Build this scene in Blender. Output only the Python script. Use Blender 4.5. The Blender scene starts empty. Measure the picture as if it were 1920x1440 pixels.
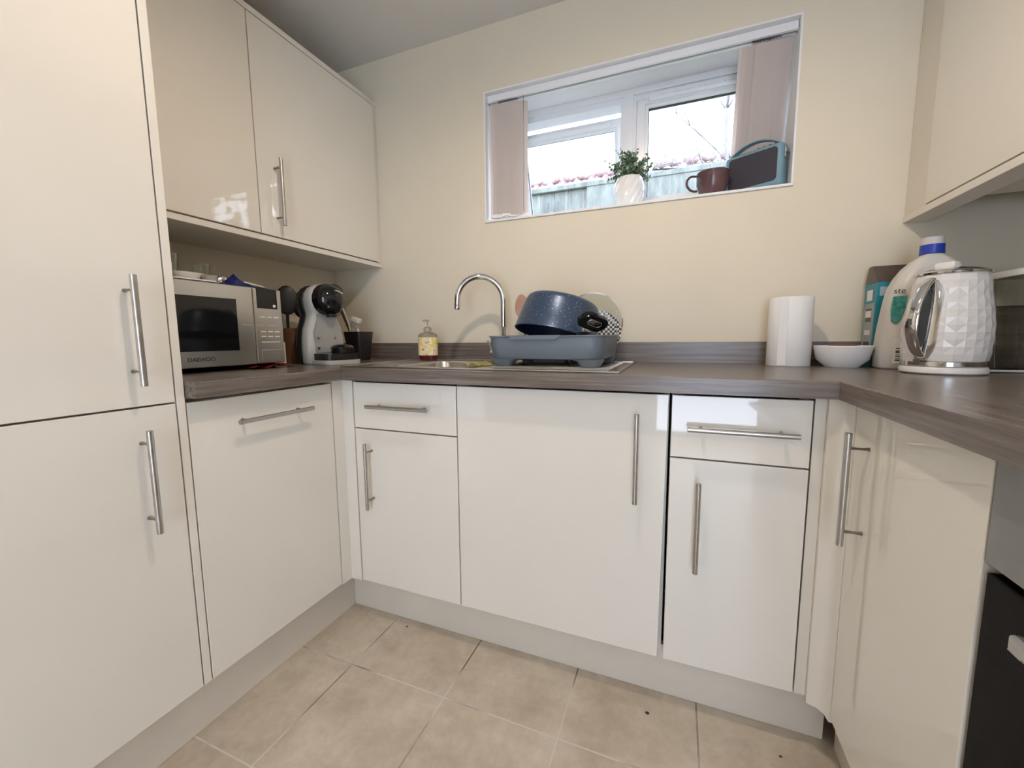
import bpy, bmesh, math, random
from mathutils import Vector, Matrix
random.seed(7)
PI = math.pi
sc = bpy.context.scene
COL = sc.collection

# ------------------------------------------------------------------ camera
FW = Vector((-0.36855893, 0.92288521, -0.11156704))
RT = Vector((0.92898095, 0.37004428, -0.00785026))
UP = Vector((-0.03403986, 0.10653694, 0.9937259))
CAM = Vector((1.87463664, -1.65396665, 1.00510751))
cd = bpy.data.cameras.new('camera'); cam = bpy.data.objects.new('camera', cd); COL.objects.link(cam)
cd.sensor_width = 36; cd.lens = 771.3013 / 1920 * 36; cd.clip_start = 0.02; cd.clip_end = 200
m = Matrix((RT, UP, -FW)).transposed().to_4x4(); m.translation = CAM
cam.matrix_world = m
sc.camera = cam
# ------------------------------------------------------------------ view, sky
sc.view_settings.view_transform = 'Standard'
sc.view_settings.look = 'None'
sc.view_settings.gamma = 1
sc.view_settings.use_curve_mapping = False
sc.view_settings.exposure = 0.48
w = bpy.data.worlds.new('sky'); sc.world = w; w.use_nodes = True
wn = w.node_tree.nodes; wl = w.node_tree.links
bg = wn['Background']; bg.inputs[0].default_value = (0.73, 0.82, 1.0, 1); bg.inputs[1].default_value = 6.3
sc.cycles.max_bounces = 12
sc.cycles.transparent_max_bounces = 16
try:
    sc.cycles.use_denoising = True
except Exception:
    pass
# ------------------------------------------------------------------ lamps of the room
LAMPS = [((1.66, -1.05), 22.5), ((1.0, -2.3), 4.0), ((2.0, -2.5), 4.0)]
LAMP_COL = (1.0, 0.84, 0.68)

# ------------------------------------------------------------------ materials
def mat(name, col, rough=0.5, metal=0.0, **k):
    M = bpy.data.materials.new(name); M.use_nodes = True
    b = M.node_tree.nodes['Principled BSDF']
    b.inputs['Base Color'].default_value = (*col, 1)
    b.inputs['Roughness'].default_value = rough
    b.inputs['Metallic'].default_value = metal
    for kk, v in k.items():
        b.inputs[kk.replace('_', ' ')].default_value = v
    return M
def nt(M): return M.node_tree.nodes, M.node_tree.links, M.node_tree.nodes['Principled BSDF']
def coords(M, scale=(1, 1, 1), loc=(0, 0, 0), kind='Object'):
    n, l, b = nt(M)
    t = n.new('ShaderNodeTexCoord'); mp = n.new('ShaderNodeMapping')
    mp.inputs['Scale'].default_value = scale; mp.inputs['Location'].default_value = loc
    l.new(t.outputs[kind], mp.inputs['Vector']); return mp.outputs[0]
def noise(M, vec, scale, detail=4, rough=0.5):
    n, l, b = nt(M); x = n.new('ShaderNodeTexNoise')
    x.inputs['Scale'].default_value = scale; x.inputs['Detail'].default_value = detail; x.inputs['Roughness'].default_value = rough
    if vec: l.new(vec, x.inputs['Vector'])
    return x.outputs['Fac']
def ramp(M, fac, stops):
    n, l, b = nt(M); r = n.new('ShaderNodeValToRGB'); e = r.color_ramp.elements
    while len(e) < len(stops): e.new(0.5)
    for q, (p, c) in zip(e, stops): q.position = p; q.color = (*c, 1)
    l.new(fac, r.inputs[0]); return r.outputs[0]
def bump(M, fac, strength, dist=0.001):
    n, l, b = nt(M); x = n.new('ShaderNodeBump'); x.inputs['Strength'].default_value = strength; x.inputs['Distance'].default_value = dist
    l.new(fac, x.inputs['Height']); l.new(x.outputs[0], b.inputs['Normal'])

def noisy(name, col, var=0.06, scale=8, rough=0.5, bmp=0.0, bscale=200, metal=0, **k):
    M = mat(name, col, rough, metal, **k); v = coords(M)
    c0 = tuple(max(0, x * (1 - var)) for x in col); c1 = tuple(min(1, x * (1 + var)) for x in col)
    n, l, b = nt(M)
    l.new(ramp(M, noise(M, v, scale), [(0.3, c0), (0.7, c1)]), b.inputs['Base Color'])
    if bmp: bump(M, noise(M, v, bscale, 2), bmp)
    return M

GLOSS = noisy('gloss_cream_door', (0.80, 0.755, 0.675), 0.015, 3, rough=0.035, bmp=0.012, bscale=25, Specular_IOR_Level=0.65)
CREAM = noisy('cream_carcass', (0.74, 0.69, 0.60), 0.02, 5, rough=0.35)
KICKM = noisy('satin_kick_board', (0.70, 0.635, 0.54), 0.03, 6, rough=0.38)
WALLM = noisy('beige_wall_paint', (0.76, 0.685, 0.545), 0.02, 4, rough=0.85, bmp=0.12, bscale=160)
CEILM = noisy('ceiling_paint', (0.74, 0.72, 0.69), 0.02, 3, rough=0.9, bmp=0.1, bscale=120)
REVM = noisy('white_reveal_paint', (0.84, 0.84, 0.84), 0.015, 4, rough=0.6)
UPVC = noisy('white_frame_plastic', (0.83, 0.84, 0.86), 0.01, 4, rough=0.25)
GASKET = noisy('dark_rubber_gasket', (0.03, 0.03, 0.035), 0.1, 20, rough=0.6)
STEEL = noisy('brushed_steel', (0.48, 0.46, 0.43), 0.08, 60, rough=0.33, metal=1.0)
CHROME = noisy('chrome', (0.72, 0.72, 0.73), 0.02, 10, rough=0.06, metal=1.0)
SINKM = noisy('sink_steel', (0.60, 0.59, 0.57), 0.05, 30, rough=0.25, metal=1.0)
BLACKG = noisy('black_gloss', (0.008, 0.008, 0.009), 0.2, 5, rough=0.06)
BLACKM = noisy('black_plastic', (0.014, 0.014, 0.015), 0.2, 20, rough=0.4)
DARKC = noisy('black_enamel', (0.007, 0.0065, 0.006), 0.3, 40, rough=0.5, Specular_IOR_Level=0.08)
WHITEP = noisy('white_plastic', (0.80, 0.79, 0.76), 0.015, 6, rough=0.3)
CERAM = noisy('white_ceramic', (0.86, 0.85, 0.83), 0.01, 6, rough=0.12)
GREYPANEL = noisy('oven_panel_steel', (0.26, 0.26, 0.25), 0.06, 12, rough=0.42, metal=0.3)
RACKM = noisy('slate_blue_plastic', (0.145, 0.175, 0.205), 0.04, 8, rough=0.42, bmp=0.03, bscale=300)
RACKD = noisy('dark_rack_plastic', (0.05, 0.06, 0.08), 0.05, 8, rough=0.4)

def glass_mat(name, tint=(1, 1, 1), refl=0.07, rough=0.0):
    M = bpy.data.materials.new(name); M.use_nodes = True
    n = M.node_tree.nodes; l = M.node_tree.links; n.clear()
    o = n.new('ShaderNodeOutputMaterial'); mx = n.new('ShaderNodeMixShader')
    t = n.new('ShaderNodeBsdfTransparent'); t.inputs[0].default_value = (*tint, 1)
    g = n.new('ShaderNodeBsdfGlossy'); g.inputs['Roughness'].default_value = rough
    lw = n.new('ShaderNodeLayerWeight'); lw.inputs[0].default_value = 0.25
    mt = n.new('ShaderNodeMath'); mt.operation = 'MULTIPLY_ADD'; mt.inputs[1].default_value = 0.35; mt.inputs[2].default_value = refl
    l.new(lw.outputs['Fresnel'], mt.inputs[0]); l.new(mt.outputs[0], mx.inputs[0])
    l.new(t.outputs[0], mx.inputs[1]); l.new(g.outputs[0], mx.inputs[2]); l.new(mx.outputs[0], o.inputs[0])
    return M
PANE = glass_mat('window_glass', (0.97, 0.99, 1.0), 0.005)
CLEAR = glass_mat('clear_glass', (0.93, 0.95, 0.94), 0.05)
CLEARP = glass_mat('clear_plastic', (0.80, 0.80, 0.77), 0.06, 0.05)

def wood_worktop(name, axis):
    s = (1.2, 22, 40) if axis == 'x' else (22, 1.2, 40)
    M = mat(name, (0.2, 0.17, 0.15), 0.3); n, l, b = nt(M)
    v = coords(M, s); f = noise(M, v, 3.0, 8, 0.68)
    l.new(ramp(M, f, [(0.30, (0.095, 0.074, 0.062)), (0.52, (0.17, 0.138, 0.118)), (0.72, (0.255, 0.215, 0.185))]), b.inputs['Base Color'])
    b.inputs['Roughness'].default_value = 0.27
    bump(M, f, 0.12); return M
WTX = wood_worktop('grey_oak_laminate_lengthways', 'x')
WTY = wood_worktop('grey_oak_laminate_crossways', 'y')

def tile_mat():
    M = mat('ceramic_floor_tile', (0.5, 0.45, 0.38), 0.35); n, l, b = nt(M)
    v = coords(M, (1, 1, 1), (-0.972, 0.75, 0))
    br = n.new('ShaderNodeTexBrick'); br.offset = 0; br.squash = 1
    br.inputs['Scale'].default_value = 1; br.inputs['Brick Width'].default_value = 0.3285; br.inputs['Row Height'].default_value = 0.33
    br.inputs['Mortar Size'].default_value = 0.0022; br.inputs['Mortar Smooth'].default_value = 0.1; br.inputs['Bias'].default_value = 0
    br.inputs['Color1'].default_value = (0.0, 0, 0, 1); br.inputs['Color2'].default_value = (1, 1, 1, 1)
    l.new(v, br.inputs['Vector'])
    v2 = coords(M)
    f = noise(M, v2, 6, 9, 0.66)
    c = ramp(M, f, [(0.30, (0.50, 0.41, 0.31)), (0.5, (0.64, 0.545, 0.43)), (0.7, (0.73, 0.64, 0.52))])
    f3 = noise(M, v2, 34, 5, 0.7)
    c2 = ramp(M, f3, [(0.35, (0.80, 0.80, 0.80)), (0.62, (1, 1, 1))])
    mu = n.new('ShaderNodeMix'); mu.data_type = 'RGBA'; mu.blend_type = 'MULTIPLY'; mu.inputs[0].default_value = 0.5
    l.new(c, mu.inputs[6]); l.new(c2, mu.inputs[7])
    g = ramp(M, noise(M, v2, 2.3, 3), [(0.47, (0.16, 0.13, 0.10)), (0.56, (0.70, 0.65, 0.58))])
    mx = n.new('ShaderNodeMix'); mx.data_type = 'RGBA'
    l.new(br.outputs['Fac'], mx.inputs[0]); l.new(mu.outputs[2], mx.inputs[6]); l.new(g, mx.inputs[7])
    l.new(mx.outputs[2], b.inputs['Base Color'])
    bp = n.new('ShaderNodeBump'); bp.invert = True; bp.inputs['Strength'].default_value = 0.4; bp.inputs['Distance'].default_value = 0.002
    l.new(br.outputs['Fac'], bp.inputs['Height']); l.new(bp.outputs[0], b.inputs['Normal'])
    return M
TILE = tile_mat()

# ------------------------------------------------------------------ object helpers
def tag(o, label, cat, group=None, kind=None):
    if label: o['label'] = label
    if cat: o['category'] = cat
    if group: o['group'] = group
    if kind: o['kind'] = kind
    return o
def thing(name, label, cat, loc=(0, 0, 0), rz=0, group=None, kind=None):
    o = bpy.data.objects.new(name, None); COL.objects.link(o); o.empty_display_size = 0.05
    o.location = loc; o.rotation_euler = (0, 0, rz)
    return tag(o, label, cat, group, kind)
def wloc(o):
    v = Vector((0, 0, 0))
    while o: v += Vector(o.location); o = o.parent
    return v
def obj(name, bm, mats, parent=None, world=True, smooth=None, loc=None, kind=None):
    """links bm as one mesh; world=True: bm holds world coordinates (parents unrotated)"""
    if not isinstance(mats, (list, tuple)): mats = [mats]
    off = Vector((0, 0, 0))
    o_loc = Vector((0, 0, 0))
    if world:
        base = wloc(parent) if parent else Vector((0, 0, 0))
        if loc is None:
            if parent is None and bm.verts:
                xs = [v.co for v in bm.verts]
                loc = Vector(((min(v.x for v in xs) + max(v.x for v in xs)) / 2, (min(v.y for v in xs) + max(v.y for v in xs)) / 2, min(v.z for v in xs)))
            else: loc = base
        loc = Vector(loc)
        bmesh.ops.translate(bm, vec=-loc, verts=bm.verts)
        o_loc = loc - base
    bmesh.ops.recalc_face_normals(bm, faces=bm.faces)
    me = bpy.data.meshes.new(name); 
    bm.to_mesh(me); bm.free()
    for M in mats: me.materials.append(M)
    o = bpy.data.objects.new(name, me); COL.objects.link(o); o.location = o_loc
    if parent: o.parent = parent
    if smooth is not None:
        for p in me.polygons: p.use_smooth = True
        try: me.set_sharp_from_angle(angle=math.radians(smooth))
        except Exception: pass
    if kind: o['kind'] = kind
    return o
def struct(name, bm, mats, parent=None, smooth=None):
    # structure keeps its origin at world zero so procedural coordinates line up
    o = obj(name, bm, mats, parent, loc=(0, 0, 0) if parent is None else None, smooth=smooth)
    if parent is None: o['kind'] = 'structure'
    return o

def B(bm, x0, x1, y0, y1, z0, z1, bev=0, mi=0, seg=2):
    r = bmesh.ops.create_cube(bm, size=1)
    vs = r['verts']
    for v in vs:
        v.co = Vector(((x0 + x1) / 2 + v.co.x * (x1 - x0), (y0 + y1) / 2 + v.co.y * (y1 - y0), (z0 + z1) / 2 + v.co.z * (z1 - z0)))
    fs = set(f for v in vs for f in v.link_faces)
    for f in fs: f.material_index = mi
    if bev:
        es = list(set(e for v in vs for e in v.link_edges))
        r2 = bmesh.ops.bevel(bm, geom=es, offset=bev, segments=seg, profile=0.5, affect='EDGES')
        for f in r2['faces']: f.material_index = mi
def box(x0, x1, y0, y1, z0, z1, bev=0):
    bm = bmesh.new(); B(bm, x0, x1, y0, y1, z0, z1, bev); return bm
def frame_of(d):
    d = d.normalized(); a = Vector((0, 0, 1)) if abs(d.z) < 0.9 else Vector((1, 0, 0))
    s = d.cross(a).normalized(); t = s.cross(d).normalized(); return s, t
def tube(bm, pts, rad, seg=12, caps=True, mi=0, flat=None):
    pts = [Vector(p) for p in pts]; n = len(pts)
    if not isinstance(rad, (list, tuple)): rad = [rad] * n
    rings = []; s = t = None
    for i, p in enumerate(pts):
        d = (pts[min(i + 1, n - 1)] - pts[max(i - 1, 0)]).normalized()
        if s is None: s, t = frame_of(d)
        else:
            s = (s - d * s.dot(d)).normalized(); t = d.cross(s).normalized()
        kx, ky = (1, 1) if flat is None else flat
        rings.append([bm.verts.new(p + s * math.cos(2 * PI * k / seg) * rad[i] * kx + t * math.sin(2 * PI * k / seg) * rad[i] * ky) for k in range(seg)])
    for a, b in zip(rings, rings[1:]):
        for k in range(seg):
            f = bm.faces.new((a[k], a[(k + 1) % seg], b[(k + 1) % seg], b[k])); f.material_index = mi; f.smooth = True
    if caps:
        for r in (rings[0], rings[-1]):
            f = bm.faces.new(r); f.material_index = mi
    return rings
def lathe(bm, prof, c=(0, 0, 0), seg=32, mi=0, sx=1, sy=1, closed=False, fn=None):
    c = Vector(c); rings = []
    for (r, z) in prof:
        if r < 1e-6: rings.append([bm.verts.new(c + Vector((0, 0, z)))])
        else: rings.append([bm.verts.new(c + Vector((r * sx * math.cos(2 * PI * k / seg), r * sy * math.sin(2 * PI * k / seg), z))) for k in range(seg)])
    pairs = list(zip(rings, rings[1:]))
    if closed: pairs.append((rings[-1], rings[0]))
    for a, b in pairs:
        for k in range(seg):
            k2 = (k + 1) % seg
            if len(a) == 1 and len(b) == 1: continue
            if len(a) == 1: f = bm.faces.new((a[0], b[k], b[k2]))
            elif len(b) == 1: f = bm.faces.new((a[k], a[k2], b[0]))
            else: f = bm.faces.new((a[k], a[k2], b[k2], b[k]))
            f.material_index = mi
    return rings
def rrect(w, d, r, n=5, cx=0, cy=0):
    pts = []
    for (sx, sy, a0) in ((1, 1, 0), (-1, 1, 90), (-1, -1, 180), (1, -1, 270)):
        for k in range(n + 1):
            a = math.radians(a0 + 90 * k / n)
            pts.append((cx + sx * (w / 2 - r) + r * math.cos(a), cy + sy * (d / 2 - r) + r * math.sin(a)))
    return pts
def loft(bm, secs, mi=0, cap0=True, cap1=True):
    """secs: list of rings of 3-D points with equal counts"""
    rings = [[bm.verts.new(Vector(p)) for p in s] for s in secs]
    n = len(rings[0])
    for a, b in zip(rings, rings[1:]):
        for k in range(n):
            f = bm.faces.new((a[k], a[(k + 1) % n], b[(k + 1) % n], b[k])); f.material_index = mi
    if cap0: bm.faces.new(rings[0]).material_index = mi
    if cap1: bm.faces.new(rings[-1]).material_index = mi
    return rings
def prism(bm, poly, fn, d0, d1, mi=0):
    """poly 2-D points, fn(u, v, d) -> 3-D point"""
    loft(bm, [[fn(u, v, d0) for u, v in poly], [fn(u, v, d1) for u, v in poly]], mi)
def xf(bm, M): bmesh.ops.transform(bm, matrix=M, verts=bm.verts)
def slab(bm, xs, ys, on, z0, z1, fn=lambda x, y, z: (x, y, z), mi=None):
    """grid slab with holes: on(i, j) tells which cells are solid; one welded mesh"""
    V = {}
    def v(i, j, k):
        if (i, j, k) not in V: V[(i, j, k)] = bm.verts.new(fn(xs[i], ys[j], (z0, z1)[k]))
        return V[(i, j, k)]
    N, Mm = len(xs) - 1, len(ys) - 1
    ok = lambda i, j: 0 <= i < N and 0 <= j < Mm and on(i, j)
    for i in range(N):
        for j in range(Mm):
            if not ok(i, j): continue
            fs = [bm.faces.new((v(i, j, 1), v(i + 1, j, 1), v(i + 1, j + 1, 1), v(i, j + 1, 1))), bm.faces.new((v(i, j, 0), v(i, j + 1, 0), v(i + 1, j + 1, 0), v(i + 1, j, 0)))]
            if not ok(i - 1, j): fs.append(bm.faces.new((v(i, j, 0), v(i, j, 1), v(i, j + 1, 1), v(i, j + 1, 0))))
            if not ok(i + 1, j): fs.append(bm.faces.new((v(i + 1, j, 0), v(i + 1, j + 1, 0), v(i + 1, j + 1, 1), v(i + 1, j, 1))))
            if not ok(i, j - 1): fs.append(bm.faces.new((v(i, j, 0), v(i + 1, j, 0), v(i + 1, j, 1), v(i, j, 1))))
            if not ok(i, j + 1): fs.append(bm.faces.new((v(i, j + 1, 0), v(i, j + 1, 1), v(i + 1, j + 1, 1), v(i + 1, j + 1, 0))))
            if mi:
                for f in fs: f.material_index = mi(i, j)
def text_bm(body, size, M, extrude=0.0003, align='LEFT'):
    cu = bpy.data.curves.new('lettering', 'FONT'); cu.body = body; cu.size = size; cu.extrude = extrude; cu.align_x = align
    to = bpy.data.objects.new('lettering', cu); COL.objects.link(to)
    dg = bpy.context.evaluated_depsgraph_get()
    me = bpy.data.meshes.new_from_object(to.evaluated_get(dg))
    bm = bmesh.new(); bm.from_mesh(me)
    bpy.data.objects.remove(to); bpy.data.curves.remove(cu); bpy.data.meshes.remove(me)
    xf(bm, M); return bm
def basis(o, u, v, n):
    M = Matrix((Vector(u), Vector(v), Vector(n))).transposed().to_4x4(); M.translation = Vector(o); return M

# ================================================================== SETTING
XL, XR = 0.245, 2.80          # side walls
ZC = 2.263                    # ceiling
YF = -3.6                     # wall behind the camera
WX0, WX1, WZ0, WZ1 = 1.0975, 2.2105, 1.492, 2.0137
WT = 0.33                     # thickness of the outside wall
bm = box(-0.1, 3.2, YF - 0.3, 0.4, -0.1, 0.0); struct('floor', bm, TILE)
bm = box(-0.1, 3.2, YF - 0.3, 0.4, ZC, ZC + 0.12); struct('ceiling', bm, CEILM)
# back wall with the window opening
xs = [-0.1, WX0, WX1, 3.2]; zs = [0, WZ0, WZ1, ZC]
bm = bmesh.new(); slab(bm, xs, zs, lambda i, j: not (i == 1 and j == 1), 0.0, WT, fn=lambda x, z, d: (x, d, z)); struct('wall_back', bm, WALLM)
struct('wall_left', box(XL - 0.15, XL, YF, 0, 0, ZC), WALLM)
struct('wall_right', box(XR, XR + 0.15, YF, 0, 0, ZC), WALLM)
# wall behind the camera, with a glazed garden door
xs = [XL, 1.65, 2.70, XR]; zs = [0, 2.05, ZC]
bm = bmesh.new(); slab(bm, xs, zs, lambda i, j: not (i == 1 and j == 0), YF - 0.15, YF, fn=lambda x, z, d: (x, d, z)); struct('wall_front', bm, WALLM)
dr = thing('door_1', None, None, (2.175, YF - 0.08, 0), kind='structure')
bm = bmesh.new(); slab(bm, [1.65, 1.72, 2.63, 2.70], [0.0, 0.10, 1.98, 2.05], lambda i, j: i in (0, 2) or j in (0, 2), YF - 0.11, YF - 0.05, fn=lambda x, z, d: (x, d, z))
obj('door_frame', bm, UPVC, dr)
obj('door_glass', box(1.72, 2.63, YF - 0.083, YF - 0.077, 0.10, 1.98), PANE, dr)

# ---- window reveal lining and sill
struct('trim_1', box(WX0 + 0.0005, WX1 - 0.0005, -0.006, 0.205, WZ0 + 0.0005, WZ0 + 0.010, 0.002), REVM)     # sill board
SILL = WZ0 + 0.010
bm = bmesh.new()
B(bm, WX0 + 0.0002, WX0 + 0.006, -0.0015, 0.20, SILL, WZ1 - 0.0002)
B(bm, WX1 - 0.006, WX1 - 0.0002, -0.0015, 0.20, SILL, WZ1 - 0.0002)
B(bm, WX0 + 0.006, WX1 - 0.006, -0.0015, 0.20, WZ1 - 0.006, WZ1 - 0.0002)
struct('trim_2', bm, REVM)

# ---- window
win = thing('window_1', None, None, ((WX0 + WX1) / 2, 0.235, SILL), kind='structure')
fy0, fy1 = 0.205, 0.275
MX0, MX1 = 1.628, 1.690
FX0, FX1, FZ0, FZ1 = WX0 + 0.001, WX1 - 0.001, WZ0 + 0.011, WZ1 - 0.001
bm = bmesh.new()
slab(bm, [FX0, FX0 + 0.045, MX0, MX1, FX1 - 0.045, FX1], [FZ0, FZ0 + 0.055, FZ1 - 0.052, FZ1], lambda i, j: i in (0, 2, 4) or j in (0, 2), fy0, fy1, fn=lambda x, z, d: (x, d, z))
# stepped inner rebates seen as parallel lines
slab(bm, [FX0, FX0 + 0.030, MX0 + 0.012, MX1 - 0.012, FX1 - 0.030, FX1], [FZ0, FZ0 + 0.04, FZ1 - 0.030, FZ1], lambda i, j: i in (0, 2, 4) or j in (0, 2), fy0 - 0.008, fy0, fn=lambda x, z, d: (x, d, z))
obj('window_frame', bm, UPVC, win)
# right casement (shut)
sa = obj('casement', bmesh.new(), UPVC, win); bpy.data.objects.remove(sa)
def casement(x0, x1, z0, z1, y0, y1, st, name='casement'):
    bm = bmesh.new()
    slab(bm, [x0, x0 + st, x1 - st, x1], [z0, z0 + st, z1 - st, z1], lambda i, j: not (i == 1 and j == 1), y0, y1, fn=lambda x, z, d: (x, d, z))
    s2 = st + 0.012   # glazing bead, set back
    slab(bm, [x0 + st - .001, x0 + s2, x1 - s2, x1 - st + .001], [z0 + st - .001, z0 + s2, z1 - s2, z1 - st + .001], lambda i, j: not (i == 1 and j == 1), y0 + 0.012, y1 - 0.01, fn=lambda x, z, d: (x, d, z))
    return bm
cx0, cx1, cz0, cz1 = MX1 + 0.002, FX1 - 0.047, FZ0 + 0.035, FZ1 - 0.036
cs = obj('casement', casement(cx0, cx1, cz0, cz1, 0.208, 0.262, 0.032), UPVC, win)
bm = box(cx0 + 0.040, cx1 - 0.040, 0.234, 0.238, cz0 + 0.040, cz1 - 0.040); obj('pane', bm, PANE, cs)
bm = bmesh.new(); slab(bm, [cx0 + 0.043, cx0 + 0.046, cx1 - 0.046, cx1 - 0.043], [cz0 + 0.043, cz0 + 0.046, cz1 - 0.046, cz1 - 0.043], lambda i, j: not (i == 1 and j == 1), 0.229, 0.243, fn=lambda x, z, d: (x, d, z))
obj('gasket', bm, GASKET, cs)
# trickle vent over the right casement
bm = bmesh.new(); B(bm, cx0 + 0.045, cx1 - 0.02, 0.190, 0.208, cz1 - 0.028, cz1 - 0.003, 0.003)
for k in range(7):
    xx = cx0 + 0.09 + k * 0.045
    B(bm, xx, xx + 0.034, 0.1865, 0.1902, cz1 - 0.018, cz1 - 0.013)
tv = obj('trickle_vent', bm, UPVC, win)
# left casement, top hung and pushed open outwards
W2 = MX0 + 0.006 - (WX0 + 0.024); H2 = 0.445
bm = casement(0, W2, -H2, 0, 0.0, 0.055, 0.034)
Mo = Matrix.Translation((WX0 + 0.024, 0.281, 1.947)) @ Matrix.Rotation(math.radians(19), 4, 'X')
xf(bm, Mo); cl = obj('casement', bm, UPVC, win)
bm = box(0.040, W2 - 0.040, 0.024, 0.028, -H2 + 0.040, -0.040); xf(bm, Mo); obj('pane', bm, PANE, cl)
bm = bmesh.new(); slab(bm, [0.044, 0.047, W2 - 0.047, W2 - 0.044], [-H2 + 0.044, -H2 + 0.047, -0.047, -0.044], lambda i, j: not (i == 1 and j == 1), 0.018, 0.034, fn=lambda x, z, d: (x, d, z)); xf(bm, Mo)
obj('gasket', bm, GASKET, cl)
bm = bmesh.new(); B(bm, 0.05, W2 - 0.055, -0.014, 0.0, -0.030, -0.012, 0.003); xf(bm, Mo); obj('trickle_vent', bm, UPVC, cl)

# ================================================================== LAMPS
for i, ((lx, ly), pw) in enumerate(LAMPS):
    t = thing('ceiling_light', ('white round ceiling lamp above the sink side of the kitchen', 'white round ceiling lamp behind the camera near the tall cabinet', 'white round ceiling lamp behind the camera near the oven')[i], 'ceiling light', (lx, ly, ZC))
    bm = bmesh.new(); lathe(bm, [(0, -0.001), (0.06, -0.001), (0.062, -0.012), (0.045, -0.022), (0, -0.022)], (lx, ly, ZC), 28); obj('base', bm, WHITEP, t, smooth=40)
    ld = bpy.data.lights.new('lamp', 'SPOT'); ld.spot_size = math.radians(178); ld.spot_blend = 0.65; ld.energy = pw; ld.color = LAMP_COL; ld.shadow_soft_size = 0.025
    lo = bpy.data.objects.new('lamp', ld); COL.objects.link(lo); lo.parent = t; lo.location = (0, 0, -0.075)

# ================================================================== CABINETS
TOP = 0.91; TH = 0.0386; UZ = TOP - TH
FY = -0.5754                   # face of the doors on the back run
FXL = 0.8187                   # face of the doors on the left run
FXR = 2.221                    # face of the doors on the right run
DZ0, DZ1 = 0.156, 0.862
DT = 0.018
def handle(parent, p0, p1, nrm, inset=0.03, off=0.034, r=0.0062):
    p0, p1, n = Vector(p0), Vector(p1), Vector(nrm)
    d = (p1 - p0).normalized(); bm = bmesh.new()
    tube(bm, [p0 + n * off, p0 + d * 0.0005 + n * off, p1 - d * 0.0005 + n * off, p1 + n * off], [r * .9, r, r, r * .9], 16)
    for q in (p0 + d * inset, p1 - d * inset):
        tube(bm, [q + n * 0.0003, q + n * off], r * 0.72, 12)
    return obj('handle', bm, STEEL, parent, smooth=40)
def cab(name, label, cat, loc): return thing(name, label, cat, loc)

# --- back run ---
def back_unit(x0, x1, label, drawer, door_h, skew=0):
    t = cab('base_cabinet', label, 'cabinet', ((x0 + x1) / 2, -0.28, 0.0))
    bm = bmesh.new()
    B(bm, x0 + 0.001, x0 + 0.019, -0.535, -0.02, 0.15, UZ - 0.001); B(bm, x1 - 0.019, x1 - 0.001, -0.535, -0.02, 0.15, UZ - 0.001)
    B(bm, x0 + 0.019, x1 - 0.019, -0.535, -0.02, 0.15, 0.168); B(bm, x0 + 0.019, x1 - 0.019, -0.032, -0.02, 0.168, UZ - 0.001)
    obj('carcass', bm, CREAM, t)
    split = 0.7056
    dz1 = DZ1
    if drawer:
        bm = box(x0 + 0.002, x1 - 0.002, FY, FY + DT, split + 0.002, DZ1, 0.0012)
        d = obj('drawer', bm, GLOSS, t); handle(d, (drawer[0], FY, drawer[2]), (drawer[1], FY, drawer[2]), (0, -1, 0)); dz1 = split - 0.002
    bm = bmesh.new(); B(bm, x0 + 0.002, x1 - 0.002, FY, FY + DT, DZ0, dz1, 0.0012)
    if skew:
        for v in bm.verts:
            if v.co.x > (x0 + x1) / 2: v.co.x -= skew * (dz1 - v.co.z) / (dz1 - DZ0)
    d = obj('door', bm, GLOSS, t); handle(d, (door_h[0], FY, door_h[1]), (door_h[0], FY, door_h[2]), (0, -1, 0))
    return t
back_unit(0.8665, 1.2625, 'narrow cream gloss base cabinet with drawer under the sink bowl, by the left corner', (0.945, 1.178, 0.787), (0.935, 0.437, 0.662))
back_unit(1.2625, 1.8635, 'wide cream gloss base cabinet with one full height door under the dish rack', None, (1.789, 0.583, 0.815), 0.008)
back_unit(1.867, 2.162, 'narrow cream gloss base cabinet with drawer, by the right corner below the paper roll', (1.905, 2.132, 0.785), (1.935, 0.428, 0.656))
# --- left run ---
t = cab('dishwasher', 'built in dishwasher behind a cream gloss door with a horizontal bar handle, below the microwave', 'dishwasher', (0.53, -0.84, 0))
obj('housing', box(0.26, 0.775, -1.052, -0.625, 0.151, UZ - 0.001), CREAM, t)
d = obj('door', box(FXL - DT, FXL, -1.0545, -0.622, DZ0, 0.860, 0.0012), GLOSS, t)
handle(d, (FXL, -0.957, 0.797), (FXL, -0.727, 0.797), (1, 0, 0))
# corner posts
bm = bmesh.new()
slab(bm, [0.782, 0.8005, FXL + 0.0004, 0.8635], [-0.6185, FY + 0.0002, FY + DT, -0.52], lambda i, j: (i == 1 and j in (0, 1)) or (j == 1 and i in (1, 2)) or (i == 0 and j == 0) or (i == 2 and j == 2 and False), DZ0 - 0.004, UZ - 0.0015)
o = obj('corner_post', bm, GLOSS); tag(o, 'cream corner post where the dishwasher run meets the sink run', 'corner post')
bm = bmesh.new()
pr = [(2.187, FY + 0.018), (2.187, FY - 0.004), (2.190, FY - 0.008), (2.206, FY - 0.014), (2.216, FY - 0.026), (2.219, -0.622), (2.237, -0.622), (2.237, FY + 0.018)]
loft(bm, [[(x, y, DZ0 - 0.012) for x, y in pr], [(x, y, UZ - 0.0015) for x, y in pr]])
o = obj('corner_post', bm, GLOSS, smooth=35); tag(o, 'cream rounded corner post beside the kettle side base cabinet', 'corner post')
o = obj('filler_strip', box(2.1645, 2.1865, FY + 0.006, FY + 0.022, DZ0 - 0.004, UZ - 0.0015), CREAM); tag(o, 'narrow recessed cream filler strip between the right drawer cabinet and the corner post', 'filler strip')
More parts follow.
